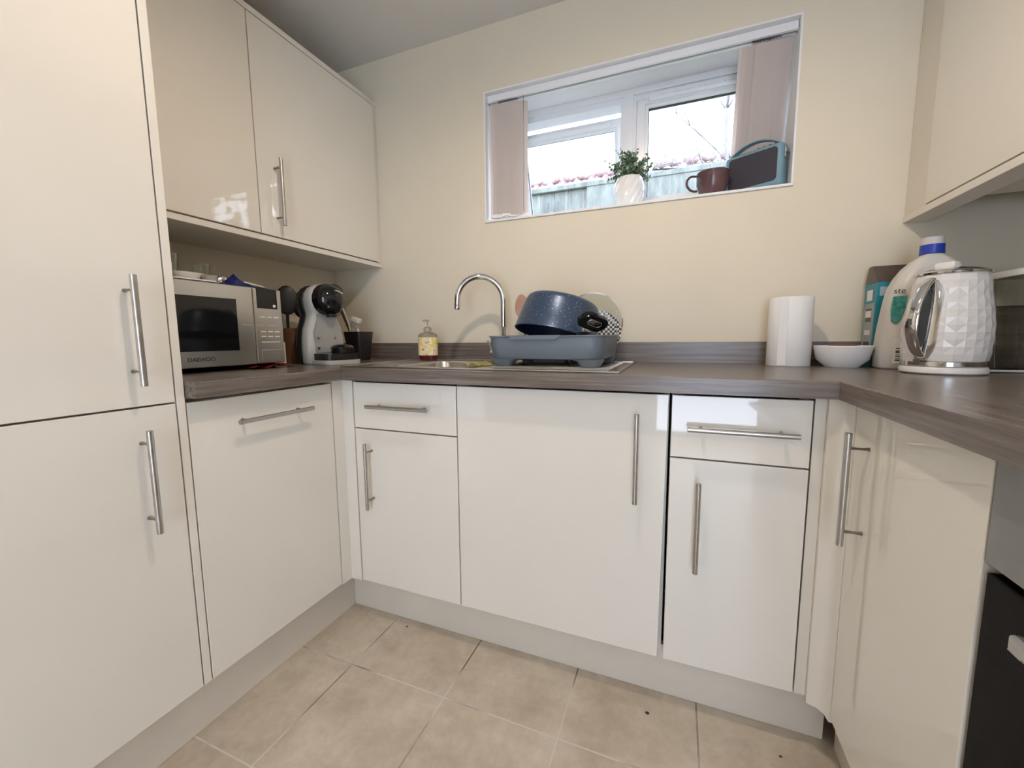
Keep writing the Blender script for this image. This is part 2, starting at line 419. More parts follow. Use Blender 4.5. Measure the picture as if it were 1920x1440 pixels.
# --- right run ---
t = cab('base_cabinet', 'cream gloss base cabinet with vertical bar handle on the right run beside the oven', 'cabinet', (2.5, -0.82, 0))
obj('carcass', box(2.262, 2.78, -1.018, -0.63, 0.15, UZ - 0.001), CREAM, t)
d = obj('door', box(FXR, FXR + DT, -1.018, -0.6245, DZ0, 0.862, 0.0012), GLOSS, t)
handle(d, (FXR, -0.697, 0.592), (FXR, -0.697, 0.819), (-1, 0, 0))
# oven
t = thing('oven', 'built in oven with grey steel control panel and black glass door at the right edge', 'oven', (2.5, -1.33, 0))
obj('housing', box(2.27, 2.78, -1.62, -1.0225, 0.151, UZ - 0.001), BLACKM, t)
pn = obj('control_panel', box(2.2215, 2.27, -1.62, -1.0205, 0.738, UZ - 0.003, 0.0015), GREYPANEL, t)
for k in range(3):
    bm = bmesh.new(); lathe(bm, [(0, 0.0), (0.02, 0.0), (0.017, 0.022), (0, 0.024)], (0, 0, 0), 24)
    xf(bm, Matrix.Translation((2.2212, -1.17 - k * 0.15, 0.80)) @ Matrix.Rotation(-PI / 2, 4, 'Y')); obj('knob', bm, STEEL, pn, smooth=40)
dd = obj('door', box(2.2235, 2.27, -1.615, -1.0225, 0.152, 0.727, 0.002), DARKC, t)
bm = bmesh.new()
prism(bm, [(0, 0.712), (-0.036, 0.716), (-0.040, 0.700), (-0.018, 0.684), (0, 0.682)], lambda u, v, d: (2.2237 + u, d, v), -1.150, -1.133)
prism(bm, [(0, 0.712), (-0.036, 0.716), (-0.040, 0.700), (-0.018, 0.684), (0, 0.682)], lambda u, v, d: (2.2237 + u, d, v), -1.577, -1.560)
B(bm, 2.184, 2.196, -1.59, -1.130, 0.698, 0.716, 0.004)
obj('handle', bm, STEEL, dd)
# --- tall unit ---
t = thing('tall_cabinet', 'full height cream tall cabinet with an upper and a lower door at the left edge', 'cabinet', (0.53, -1.37, 0))
bm = bmesh.new(); B(bm, 0.26, 0.79, -1.66, -1.0755, 0.15, 2.16); obj('carcass', bm, CREAM, t)
obj('side_panel', box(0.26, FXL, -1.0745, -1.0575, DZ0, 2.18, 0.001), GLOSS, t)
d = obj('door', box(FXL - DT, FXL, -1.675, -1.0775, DZ0, 0.862, 0.0012), GLOSS, t); handle(d, (FXL, -1.149, 0.591), (FXL, -1.149, 0.817), (1, 0, 0))
d = obj('door', box(FXL - DT, FXL, -1.675, -1.0775, 0.866, 2.18, 0.0012), GLOSS, t); handle(d, (FXL, -1.149, 0.911), (FXL, -1.149, 1.138), (1, 0, 0))
# --- kick boards ---
KL, KY, KR = 0.766, -0.512, 2.265
for n, bx, lb in (('left', (KL - 0.016, KL, -1.9, KY - 0.001, 0.001, 0.148), 'cream kick board under the tall cabinet and dishwasher'),
                  ('back', (KL, 2.246, KY, KY + 0.016, 0.001, 0.148), 'cream kick board under the three sink run cabinets'),
                  ('right', (KR, KR + 0.016, -1.9, -0.53, 0.001, 0.148), 'cream kick board under the oven side cabinet')):
    o = obj('kick_board', box(*bx), KICKM); tag(o, lb, 'kick board')
# --- worktop ---
XWL, XWR, YWF = 0.856, 2.193, -0.6126
xs = [XL + 0.001, 0.80, XWL, 0.96, 1.215, XWR, XR - 0.001]
ys = [-1.9, -1.0555, YWF, -0.50, -0.17, -0.001]
def won(i, j):
    if j == 0: return i == 5
    if j == 1: return i in (0, 1, 5)
    if i == 3 and j == 3: return False
    return True
bm = bmesh.new(); slab(bm, xs, ys, won, UZ, TOP, mi=lambda i, j: 1 if (j <= 1) else 0)
es = [e for e in bm.edges if all(abs(v.co.z - TOP) < 1e-5 for v in e.verts) and any(abs(f.normal.z) < 0.5 for f in e.link_faces) and
      ((abs(e.verts[0].co.y - YWF) < 1e-4 and abs(e.verts[1].co.y - YWF) < 1e-4) or (abs(e.verts[0].co.x - XWL) < 1e-4 and abs(e.verts[1].co.x - XWL) < 1e-4) or (abs(e.verts[0].co.x - XWR) < 1e-4 and abs(e.verts[1].co.x - XWR) < 1e-4))]
bmesh.ops.bevel(bm, geom=es, offset=0.003, segments=2, profile=0.5, affect='EDGES')
o = obj('worktop', bm, [WTX, WTY], loc=(0, 0, 0)); tag(o, 'U-shaped grey oak laminate worktop running round three sides of the kitchen', 'worktop')
# upstands
for bx, M, lb in (((XL + 0.019, XR - 0.019, -0.0185, -0.001, TOP + 0.0003, 0.985), WTX, 'grey oak laminate upstand along the window wall behind the dish rack'),
                  ((XL + 0.001, XL + 0.0185, -1.055, -0.001, TOP + 0.0003, 0.985), WTY, 'grey oak laminate upstand along the left wall behind the microwave'),
                  ((XR - 0.0185, XR - 0.001, -1.9, -0.001, TOP + 0.0003, 0.985), WTY, 'grey oak laminate upstand along the right wall behind the kettle')):
    o = obj('upstand', box(*bx), M, loc=(0, 0, 0)); tag(o, lb, 'upstand')
# --- wall cabinets left ---
UX = 0.549
t = thing('wall_cabinet', 'double cream gloss wall cabinet above the microwave and coffee machine', 'cabinet', (0.40, -0.53, 1.346))
obj('carcass', box(XL + 0.001, 0.520, -1.055, -0.020, 1.3635, 2.0655), CREAM, t)
obj('top_panel', box(XL + 0.001, UX, -1.0565, -0.001, 2.066, 2.085, 0.001), GLOSS, t)
obj('bottom_panel', box(XL + 0.001, UX, -1.0565, -0.001, 1.344, 1.3625, 0.001), GLOSS, t)
obj('end_panel', box(XL + 0.001, UX - 0.004, -0.019, -0.001, 1.363, 2.0655), CREAM, t)
d = obj('door', box(UX - DT, UX, -1.055, -0.6245, 1.3675, 2.0625, 0.001), GLOSS, t)
handle(d, (UX, -1.0, 1.402), (UX, -1.0, 1.628), (1, 0, 0))
d = obj('door', box(UX - DT, UX, -0.6205, -0.0215, 1.3675, 2.0625, 0.001), GLOSS, t)
handle(d, (UX, -0.556, 1.402), (UX, -0.556, 1.628), (1, 0, 0))
# --- wall cabinet right ---
RX = 2.503
t = thing('wall_cabinet', 'cream gloss wall cabinet above the kettle at the upper right', 'cabinet', (2.65, -0.7, 1.345))
obj('carcass', box(RX + 0.02, XR - 0.001, -1.40, -0.165, 1.3635, 2.07), CREAM, t)
obj('top_panel', box(RX, XR - 0.001, -1.40, -0.001, 2.0705, 2.09), GLOSS, t)
obj('corner_filler', box(RX + 0.003, RX + 0.02, -0.116, -0.001, 1.363, 2.07), CREAM, t)
obj('pelmet', box(RX, RX + 0.062, -1.40, -0.001, 1.343, 1.3625, 0.001), GLOSS, t)
obj('door', box(RX, RX + DT, -0.72, -0.118, 1.366, 2.066, 0.001), GLOSS, t)
obj('door', box(RX, RX + DT, -1.40, -0.724, 1.366, 2.066, 0.001), GLOSS, t)

# ================================================================== SINK AND TAP
t = thing('sink', 'inset stainless steel sink with bowl and ribbed drainer in the worktop', 'sink', (1.27, -0.31, TOP))
bm = bmesh.new()
sx0, sx1, sy0, sy1 = 0.80, 1.735, -0.555, -0.075
slab(bm, [sx0, 0.965, 1.21, sx1], [sy0, -0.495, -0.175, sy1], lambda i, j: not (i == 1 and j == 1), TOP + 0.0006, TOP + 0.0026)
B(bm, sx0 - .003, sx1 + .003, sy0 - .003, sy0 + .006, TOP + 0.0006, TOP + 0.005, 0.0012); B(bm, sx0 - .003, sx1 + .003, sy1 - .006, sy1 + .003, TOP + 0.0006, TOP + 0.005, 0.0012)
B(bm, sx0 - .003, sx0 + .006, sy0, sy1, TOP + 0.0006, TOP + 0.005, 0.0012); B(bm, sx1 - .006, sx1 + .003, sy0, sy1, TOP + 0.0006, TOP + 0.005, 0.0012)
obj('rim', bm, SINKM, t)
bm = bmesh.new(); secs = []
for z, e in ((0.0015, 0.0), (-0.006, -0.004), (-0.13, -0.012), (-0.15, -0.03)):
    secs.append([(x, y, TOP + z) for x, y in rrect(0.2445 + 2 * e, 0.3195 + 2 * e, 0.045, 6, 1.0875, -0.335)])
rg = loft(bm, secs, cap0=False)
obj('bowl', bm, SINKM, t, smooth=50)
bm = bmesh.new()
for k in range(11):
    B(bm, 1.30, 1.70, -0.49 + k * 0.035, -0.482 + k * 0.035, TOP + 0.0026, TOP + 0.0046, 0.0008)
obj('drainer_ribs', bm, SINKM, t)
t = thing('tap', 'tall chrome swan neck mixer tap behind the sink', 'tap', (1.226, -0.115, TOP + 0.0028))
bm = bmesh.new(); lathe(bm, [(0, 0), (0.026, 0), (0.026, 0.006), (0.021, 0.012), (0.020, 0.05), (0.013, 0.058), (0, 0.058)], (1.226, -0.115, TOP + 0.003), 24); obj('body', bm, CHROME, t, smooth=40)
a0 = Vector((1.226, -0.115, TOP + 0.055)); tipv = Vector((1.068, -0.205, 1.121))
hd = Vector((tipv.x - a0.x, tipv.y - a0.y, 0)); L = hd.length; hd.normalize(); rr = L / 2
zc = 1.155
pts = [a0, Vector((a0.x, a0.y, 1.05)), Vector((a0.x, a0.y, zc - 0.03))]
for k in range(19):
    a = PI * k / 18; pts.append(Vector((a0.x, a0.y, zc)) + hd * (rr - rr * math.cos(a)) + Vector((0, 0, rr * math.sin(a) * 1.0)))
pts.append(Vector((tipv.x + hd.x * .002, tipv.y + hd.y * .002, tipv.z)))
bm = bmesh.new(); tube(bm, pts, 0.0118, 18); tube(bm, [pts[-1] + Vector((0, 0, .014)), pts[-1] + Vector((0, 0, -.004))], 0.0124, 18); obj('spout', bm, CHROME, t, smooth=40)
bm = bmesh.new(); tube(bm, [(1.200, -0.120, TOP + 0.035), (1.172, -0.128, TOP + 0.037)], 0.013, 16); tube(bm, [(1.178, -0.126, TOP + 0.037), (1.165, -0.135, TOP + 0.085)], [0.005, 0.004], 10); obj('lever', bm, CHROME, t, smooth=40)

# ================================================================== DISH RACK AND ITS LOAD
RX0, RX1, RY0, RY1 = 1.300, 1.680, -0.445, -0.100
SZ = TOP + 0.0048
t = thing('dish_rack', 'slate blue plastic dish rack standing on the sink drainer', 'dish rack', ((RX0 + RX1) / 2, (RY0 + RY1) / 2, SZ))
cx, cy = (RX0 + RX1) / 2, (RY0 + RY1) / 2; Wd, Dp = RX1 - RX0, RY1 - RY0
bm = bmesh.new()
zt, zb = 1.0115, 0.9385
prof = [(0.000, zt, 0), (0.003, zt - .0005, 0), (0.003, zt - .004, 0), (-0.001, zt - .006, 0), (-0.002, zt - 0.03, 0), (-0.008, zb + 0.004, 0), (-0.012, zb, 0)]
secs = [[(x, y, z) for x, y in rrect(Wd + 2 * e, Dp + 2 * e, 0.05 + e * .5, 8, cx, cy)] for e, z, _ in prof]
inner = [[(x, y, z) for x, y in rrect(Wd + 2 * e, Dp + 2 * e, 0.05 + e * .5, 8, cx, cy)] for e, z in ((-0.016, zb + .003), (-0.006, zt - 0.03), (-0.0035, zt))]
loft(bm, secs + inner + [secs[0]], cap0=False, cap1=False)
bm.verts.ensure_lookup_table()
# floor of the tray
loft(bm, [[(x, y, zb) for x, y in rrect(Wd - .026, Dp - .026, 0.04, 8, cx, cy)], [(x, y, zb + .003) for x, y in rrect(Wd - .026, Dp - .026, 0.04, 8, cx, cy)]])
obj('tub', bm, RACKM, t, smooth=40)
bm = bmesh.new(); pl = []
prism(bm, [(RX0 + 0.085, zt - 0.0035), (RX0 + 0.09, zt - 0.012), (RX0 + 0.235, zt - 0.012), (RX0 + 0.245, zt - 0.0045), (RX0 + 0.25, zt + 0.001), (RX0 + 0.07, zt + 0.001)], lambda u, v, d: (u, d, v), RY0 - 0.0048, RY0 - 0.0005)
obj('grip_lip', bm, RACKM, t)
for fx, fy in ((RX0 + 0.052, RY0 + 0.045), (RX1 - 0.052, RY0 + 0.045), (RX0 + 0.052, RY1 - 0.045), (RX1 - 0.052, RY1 - 0.045)):
    bm = bmesh.new(); s = 1 if fx < cx else -1
    loft(bm, [[(x, y, z) for x, y in rrect(w_, w_ * .8, 0.016, 4, fx + s * o_, fy)] for z, w_, o_ in ((SZ, 0.056, -0.002), (SZ + .003, 0.062, -0.003), (0.93, 0.074, -0.004), (zb, 0.092, 0.004))])
    obj('foot', bm, RACKM, t, smooth=40)
for fx in (1.415, 1.565):
    bm = bmesh.new(); tube(bm, [(fx, RY0 + 0.06, SZ), (fx, RY0 + 0.06, zb)], [0.008, 0.011], 12); obj('support_leg', bm, RACKM, t)
obj('drip_spout', box(1.43, 1.54, RY0 + 0.09, RY1 - 0.09, SZ + 0.006, zb - 0.001, 0.004), RACKD, t)

# speckled pot lying upside down, tilted
SPK = mat('speckled_blue_nonstick', (0.07, 0.09, 0.13), 0.33, 0.35); n_, l_, b_ = nt(SPK)
v_ = coords(SPK); vo = n_.new('ShaderNodeTexVoronoi'); vo.inputs['Scale'].default_value = 120; l_.new(v_, vo.inputs['Vector'])
s1 = ramp(SPK, vo.outputs['Distance'], [(0.10, (0.55, 0.60, 0.66)), (0.17, (0.055, 0.085, 0.145))])
vo2 = n_.new('ShaderNodeTexVoronoi'); vo2.inputs['Scale'].default_value = 260; l_.new(v_, vo2.inputs['Vector'])
s2 = ramp(SPK, vo2.outputs['Distance'], [(0.12, (0.02, 0.025, 0.04)), (0.22, (1, 1, 1))])
mm = n_.new('ShaderNodeMix'); mm.data_type = 'RGBA'; mm.blend_type = 'MULTIPLY'; mm.inputs[0].default_value = 0.8
l_.new(s1, mm.inputs[6]); l_.new(s2, mm.inputs[7]); l_.new(mm.outputs[2], b_.inputs['Base Color'])
NAVY = noisy('navy_nonstick_inside', (0.012, 0.03, 0.07), 0.1, 10, rough=0.5)
PR, PB, PH = 0.141, 0.120, 0.122
Mp = Matrix.Translation((1.490, -0.290, 1.009)) @ Matrix.Rotation(math.radians(10), 4, 'Y') @ Matrix.Rotation(math.radians(-13), 4, 'X')
t = thing('cooking_pot', 'large speckled blue cooking pot drying upside down in the dish rack', 'pot', (1.490, -0.290, 1.009))
bm = bmesh.new(); lathe(bm, [(PR - .003, 0.0015), (PR, 0.0), (PR + .002, 0.002), (PR + .0005, 0.006), (PR - 0.004, 0.04), (PB + .006, PH - 0.02), (PB, PH - 0.006), (PB - 0.008, PH), (0, PH)], (0, 0, 0), 64); xf(bm, Mp); obj('wall', bm, SPK, t, smooth=40)
bm = bmesh.new(); lathe(bm, [(PR - .003, 0.0015), (PR - 0.008, 0.04), (PB + .002, PH - 0.02), (PB - 0.012, PH - 0.006), (0, PH - 0.006)], (0, 0, 0), 64); xf(bm, Mp); obj('lining', bm, NAVY, t, smooth=40)
for s in (1, -1):
    bm = bmesh.new(); hx = PR * s
    M2 = Mp @ Matrix.Rotation(math.radians(-40), 4, 'Z')
    B(bm, min(hx - .004 * s, hx + .02 * s), max(hx - .004 * s, hx + .02 * s), -0.014, 0.014, 0.006, 0.028, 0.004); xf(bm, M2); h1 = obj('handle_bracket', bm, CHROME, t, smooth=40)
    bm = bmesh.new()
    out = rrect(0.060, 0.10, 0.026, 6, hx + 0.045 * s, 0); inn = rrect(0.018, 0.045, 0.0085, 6, hx + 0.050 * s, 0)
    O0 = [bm.verts.new((x, y, 0.008)) for x, y in out]; I0 = [bm.verts.new((x, y, 0.008)) for x, y in inn]
    O1 = [bm.verts.new((x, y, 0.026)) for x, y in out]; I1 = [bm.verts.new((x, y, 0.026)) for x, y in inn]
    N = len(out)
    for k in range(N):
        q = (k + 1) % N
        bm.faces.new((O0[k], O0[q], O1[q], O1[k])); bm.faces.new((I0[k], I1[k], I1[q], I0[q])); bm.faces.new((O0[k], I0[k], I0[q], O0[q])); bm.faces.new((O1[k], O1[q], I1[q], I1[k]))
    bmesh.ops.bevel(bm, geom=[e for e in bm.edges if abs(e.verts[0].co.z - e.verts[1].co.z) < 1e-6 and len(e.link_faces) == 2 and any(abs(f.normal.z) < .5 for f in e.link_faces)], offset=0.003, segments=2, affect='EDGES')
    M3 = M2 @ Matrix.Translation((hx, 0, 0.017)) @ Matrix.Rotation(math.radians(-34 * s), 4, 'Y') @ Matrix.Translation((-hx, 0, -0.017))
    xf(bm, M3); h2 = obj('handle', bm, BLACKG, t, smooth=40)
    bm = bmesh.new()
    ring = [(x, y, 0.0065) for x, y in rrect(0.022, 0.050, 0.0105, 6, hx + 0.050 * s, 0)]; tube(bm, ring + [ring[0]], 0.0016, 6, caps=False); xf(bm, M3); obj('ring_inlay', bm, CHROME, h2)
# glass lid upright
t = thing('pan_lid', 'round glass pan lid with steel rim standing upright behind the pot', 'pan lid', (1.585, -0.122, 0.944))
Ml = Matrix.Translation((1.585, -0.122, 1.060)) @ Matrix.Rotation(math.radians(8), 4, 'Z') @ Matrix.Rotation(math.radians(-86), 4, 'X')
bm = bmesh.new(); lathe(bm, [(0, 0.022), (0.04, 0.02), (0.08, 0.012), (0.104, 0.0), (0.104, -0.002), (0.08, 0.010), (0.04, 0.018), (0, 0.020)], (0, 0, 0), 48); xf(bm, Ml); obj('glass', bm, CLEAR, t, smooth=50)
bm = bmesh.new(); lathe(bm, [(0.103, 0.002), (0.107, 0.002), (0.108, -0.003), (0.103, -0.004)], (0, 0, 0), 64, closed=True); xf(bm, Ml); obj('rim', bm, CHROME, t, smooth=50)
bm = bmesh.new(); lathe(bm, [(0, 0.0225), (0.006, 0.0225), (0.006, 0.035), (0.018, 0.038), (0.016, 0.05), (0, 0.052)], (0, 0, 0), 24); xf(bm, Ml); obj('knob', bm, BLACKM, t, smooth=40)
# chequered plate
CHK = mat('black_checked_glaze', (0.8, 0.8, 0.78), 0.2); n_, l_, b_ = nt(CHK)
tc = n_.new('ShaderNodeTexCoord'); gr = n_.new('ShaderNodeTexChecker'); gr.inputs['Scale'].default_value = 125
gr.inputs['Color1'].default_value = (0.03, 0.03, 0.035, 1); gr.inputs['Color2'].default_value = (0.62, 0.60, 0.57, 1)
l_.new(tc.outputs['Object'], gr.inputs['Vector']); l_.new(gr.outputs['Color'], b_.inputs['Base Color'])
bm = bmesh.new(); lathe(bm, [(0, 0.0), (0.05, 0.0), (0.078, 0.008), (0.079, 0.011), (0.05, 0.004), (0, 0.003)], (0, 0, 0), 48)
o = obj('plate', bm, CHK, world=False, smooth=50); o.location = (1.610, -0.145, 1.020); o.rotation_euler = (math.radians(80), 0, math.radians(10))
tag(o, 'black and white checked plate leaning between the pot and the glass lid', 'plate')
# wooden spatula
WOODL = noisy('pale_pink_wood', (0.50, 0.28, 0.20), 0.10, 14, rough=0.55)
t = thing('wooden_spatula', 'wooden spatula with rounded head sticking up behind the left of the pot', 'spatula', (1.328, -0.125, 0.945))
Ms = Matrix.Translation((1.328, -0.125, 0.945)) @ Matrix.Rotation(math.radians(-6), 4, 'Y')
bm = bmesh.new(); hp = [(0.0 + (0.029 - .006 * math.sin(a_)) * math.cos(a_), 0.183 + 0.046 * math.sin(a_)) for a_ in [2 * PI * k / 28 for k in range(28)]]
prism(bm, hp, lambda u, v, d: (u, d, v), -0.003, 0.003); xf(bm, Ms); obj('head', bm, WOODL, t)
bm = bmesh.new(); tube(bm, [(0, 0, 0), (0, 0, 0.139)], 0.006, 10); xf(bm, Ms); obj('shaft', bm, WOODL, t)
# yellow cloth
YEL = noisy('yellow_sponge_cloth', (0.72, 0.66, 0.32), 0.08, 40, rough=0.9, bmp=0.3, bscale=500)
bm = bmesh.new(); rows = []
for i in range(15):
    row = []
    for j in range(7):
        x = 1.225 + i * 0.0063; y = -0.475 + j * 0.024 + 0.01 * math.sin(i * .8)
        z = TOP + 0.0062 + 0.0045 * (1 + math.sin(i * 1.1 + j * .6)) * (0.6 if x > 1.30 else 1)
        row.append(bm.verts.new((x, y, z)))
    rows.append(row)
for a, b in zip(rows, rows[1:]):
    for k in range(6): bm.faces.new((a[k], a[k + 1], b[k + 1], b[k]))
bmesh.ops.solidify(bm, geom=list(bm.faces), thickness=0.002)
o = obj('sponge_cloth', bm, YEL, smooth=60); tag(o, 'thin yellow cleaning cloth lying on the sink beside the front of the dish rack', 'cloth')

# ================================================================== SOAP
SOAPC = mat('dark_red_soap', (0.10, 0.012, 0.02), 0.1)
LAB = mat('flowery_soap_label', (0.8, 0.7, 0.4), 0.4); n_, l_, b_ = nt(LAB)
v_ = coords(LAB); vo = n_.new('ShaderNodeTexVoronoi'); vo.inputs['Scale'].default_value = 75; l_.new(v_, vo.inputs['Vector'])
cc = ramp(LAB, noise(LAB, v_, 45, 3), [(0.36, (0.85, 0.62, 0.08)), (0.47, (0.88, 0.78, 0.40)), (0.56, (0.90, 0.84, 0.68)), (0.70, (0.72, 0.22, 0.08))])
l_.new(cc, b_.inputs['Base Color'])
t = thing('soap_dispenser', 'pump bottle of hand soap with a yellow flowery label at the back of the sink', 'soap dispenser', (0.896, -0.150, TOP + 0.005))
def sring(w_, d_, z, r=None): return [(x, y, z) for x, y in rrect(w_, d_, r if r else min(w_, d_) * 0.42, 6)]
zb_ = TOP + 0.0055
T = Matrix.Translation((0.896, -0.160, zb_))
t.location = (0.896, -0.160, zb_)
bm = bmesh.new(); loft(bm, [sring(0.072, 0.044, 0), sring(0.078, 0.050, 0.004), sring(0.078, 0.050, 0.018)]); xf(bm, T); obj('soap', bm, SOAPC, t, smooth=50)
bm = bmesh.new(); loft(bm, [sring(0.078, 0.050, 0.0185), sring(0.080, 0.052, 0.022), sring(0.081, 0.053, 0.10), sring(0.074, 0.048, 0.108), sring(0.034, 0.030, 0.116), sring(0.022, 0.022, 0.119)]); xf(bm, T); obj('bottle', bm, CLEARP, t, smooth=50)
bm = bmesh.new(); loft(bm, [sring(0.0802, 0.0522, 0.0190), sring(0.0828, 0.0548, 0.0195), sring(0.0828, 0.0548, 0.094), sring(0.0802, 0.0522, 0.0945)], cap0=False, cap1=False); xf(bm, T); obj('front_label', bm, LAB, t, smooth=50)
bm = bmesh.new(); lathe(bm, [(0.0, 0.1195), (0.0165, 0.1195), (0.0165, 0.134), (0.008, 0.138), (0, 0.138)], (0, 0, 0), 20); tube(bm, [(0, 0, .138), (0, 0, .160)], 0.003, 8)
B(bm, -0.020, 0.010, -0.006, 0.006, 0.160, 0.168, 0.003); xf(bm, T); obj('pump', bm, CLEARP, t, smooth=40)

# ================================================================== MICROWAVE
MWS = noisy('microwave_steel', (0.60, 0.59, 0.57), 0.18, 4, rough=0.24, metal=0.95)
MY0, MY1, MXF, MZ0, MZ1 = -1.046, -0.606, 0.600, 0.924, 1.176
t = thing('microwave', 'stainless steel microwave oven on the left worktop with black window', 'microwave', (0.45, -0.826, TOP))
obj('casing', box(0.275, MXF - 0.022, MY0, MY1, MZ0, MZ1, 0.004), BLACKM, t)
dr = obj('door', box(MXF - 0.0215, MXF, MY0, -0.7105, MZ0 + 0.002, MZ1 - 0.003, 0.0025), MWS, t)
obj('window', box(MXF - 0.002, MXF + 0.0008, -1.008, -0.766, 0.973, 1.131, 0.0003), BLACKG, dr)
bm = bmesh.new(); B(bm, MXF - 0.001, MXF + 0.0012, -0.764, -0.712, 1.0515, 1.0535); obj('trim_line', bm, CHROME, dr)
obj('lettering', text_bm('DAEWOO', 0.0165, basis((MXF + 0.0002, -0.918, 0.944), (0, 1, 0), (0, 0, 1), (1, 0, 0)), 0.0003), BLACKM, dr)
cp = obj('control_panel', box(MXF - 0.0215, MXF, -0.7085, MY1, MZ0 + 0.002, MZ1 - 0.003, 0.004), MWS, t)
obj('display', box(MXF - 0.001, MXF + 0.0008, -0.697, -0.624, 1.108, 1.172, 0.0003), BLACKG, cp)
bm = bmesh.new(); lathe(bm, [(0, 0.0015), (0.0045, 0.0015), (0.005, 0)], (0, 0, 0), 16); xf(bm, basis((MXF + 0.0008, -0.636, 1.118), (0, 1, 0), (0, 0, 1), (1, 0, 0))); obj('dial_light', bm, WHITEP, cp)
bm = bmesh.new(); B(bm, MXF - 0.001, MXF + 0.0012, -0.7075, -0.607, 1.0515, 1.0535); obj('trim_line', bm, CHROME, cp)
for zz, rows_ in ((1.078, 3), (1.030, 3), (1.014, 3)):
    for k in range(rows_):
        y = -0.690 + k * 0.025; obj('button', box(MXF - 0.001, MXF + 0.0010, y, y + 0.018, zz, zz + 0.004, 0.0004), WHITEP, cp)
obj('button', box(MXF - 0.001, MXF + 0.0010, -0.690, -0.622, 0.996, 0.999, 0.0004), WHITEP, cp)
obj('release_button', box(MXF - 0.001, MXF + 0.0015, -0.692, -0.622, 0.934, 0.972, 0.001), MWS, cp)
for fx, fy in ((0.30, -1.02), (0.565, -1.02), (0.30, -0.635), (0.565, -0.635)):
    bm = bmesh.new(); tube(bm, [(fx, fy, TOP + 0.0005), (fx, fy, MZ0)], 0.012, 12); obj('foot', bm, BLACKM, t)
REDC = noisy('red_cloth', (0.30, 0.03, 0.025), 0.15, 30, rough=0.9)
bm = bmesh.new(); rows = []
for i in range(14):
    rows.append([bm.verts.new((0.44 + j * 0.026, -0.735 + i * 0.0125, TOP + 0.003 + 0.004 * (1 + math.sin(i * 1.3 + j * .9)))) for j in range(8)])
for a, b in zip(rows, rows[1:]):
    for k in range(7): bm.faces.new((a[k], a[k + 1], b[k + 1], b[k]))
bmesh.ops.solidify(bm, geom=list(bm.faces), thickness=0.0015)
o = obj('kitchen_cloth', bm, REDC, smooth=60); tag(o, 'thin dark red cloth tucked under the right end of the microwave', 'cloth')

# --- on the microwave
MT = MZ1 + 0.0005
def bowl(name, x, y, z, r0, r1, h, M, label, sx=1, sy=1, cat='bowl', wall=0.003):
    bm = bmesh.new(); lathe(bm, [(0, 0), (r0, 0), (r0 + (r1 - r0) * .55, h * .35), (r1, h), (r1 - wall, h), (r0 + (r1 - r0) * .5 - wall * .5, h * .35 + wall), (r0 - wall, wall), (0, wall)], (x, y, z), 36, sx=sx, sy=sy)
    o = obj(name, bm, M, smooth=45); tag(o, label, cat); return o
bowl('bowl', 0.505, -0.930, MT + 0.0, 0.026, 0.045, 0.048, CERAM, 'white bowl at the far left of the microwave top, half behind the tall cabinet')
bowl('serving_dish', 0.505, -0.838, MT, 0.024, 0.036, 0.030, CERAM, 'wide oval white dish on the microwave top', 0.8, 1.35, 'dish')
bm = bmesh.new(); loft(bm, [[(x, y, z) for x, y in rrect(0.046, 0.12, 0.015, 4, 0.570, -0.868)] for z in (MT, MT + 0.004)]); B(bm, 0.562, 0.570, -0.945, -0.925, MT + 0.001, MT + 0.004)
o = obj('spoon_rest', bm, CERAM); tag(o, 'flat white tray at the front edge of the microwave top', 'tray')
def tumbler(x, y, h, r, label):
    bm = bmesh.new(); lathe(bm, [(0, 0), (r * .8, 0), (r, h), (r - .0015, h), (r * .8 - .0015, .005), (0, .005)], (x, y, MT), 28)
    o = obj('drinking_glass', bm, CLEAR, smooth=45); tag(o, label, 'glass', 'clear glasses on the microwave')
tumbler(0.455, -0.862, 0.088, 0.027, 'taller clear drinking glass on the microwave behind the oval white dish')
tumbler(0.455, -0.770, 0.070, 0.026, 'shorter clear drinking glass on the microwave between the oval dish and the foil')
bowl('cup', 0.545, -0.803, MT, 0.016, 0.021, 0.024, noisy('grey_glaze', (0.42, 0.40, 0.37), .05, 8, rough=.3), 'small grey cup on the microwave between the oval dish and the foil', cat='cup')
FOIL = noisy('crumpled_foil', (0.8, 0.8, 0.78), 0.05, 30, rough=0.2, metal=1.0)
bm = bmesh.new(); bmesh.ops.create_icosphere(bm, subdivisions=3, radius=1)
for v in bm.verts:
    d = v.co.normalized(); q = 1 + 0.28 * math.sin(d.x * 9 + d.y * 7) * math.cos(d.z * 8 + d.x * 5)
    v.co = Vector((0.470 + d.x * 0.022 * q, -0.722 + d.y * 0.032 * q, MT + 0.017 + max(-0.017, d.z * 0.017 * q)))
o = obj('foil_ball', bm, FOIL); tag(o, 'crumpled silver foil on the microwave beside the blue packet', 'foil')
BLUE = noisy('dark_blue_foil_packet', (0.012, 0.02, 0.14), 0.2, 20, rough=0.35)
bm = bmesh.new(); G = []
ridge = [(-0.78, 0.004), (-0.755, 0.012), (-0.735, 0.030), (-0.722, 0.042), (-0.708, 0.028), (-0.690, 0.019), (-0.675, 0.010), (-0.655, 0.009), (-0.630, 0.007)]
for (y, h) in ridge:
    G.append([bm.verts.new(p) for p in ((0.572, y, MT + 0.0006), (0.560, y, MT + h * .55), (0.535, y, MT + h), (0.505, y, MT + h * .6), (0.485, y, MT + 0.0006))])
for a, b in zip(G, G[1:]):
    for k in range(4): bm.faces.new((a[k], a[k + 1], b[k + 1], b[k]))
    bm.faces.new((a[4], a[0], b[0], b[4]))
bm.faces.new(G[0]); bm.faces.new(G[-1])
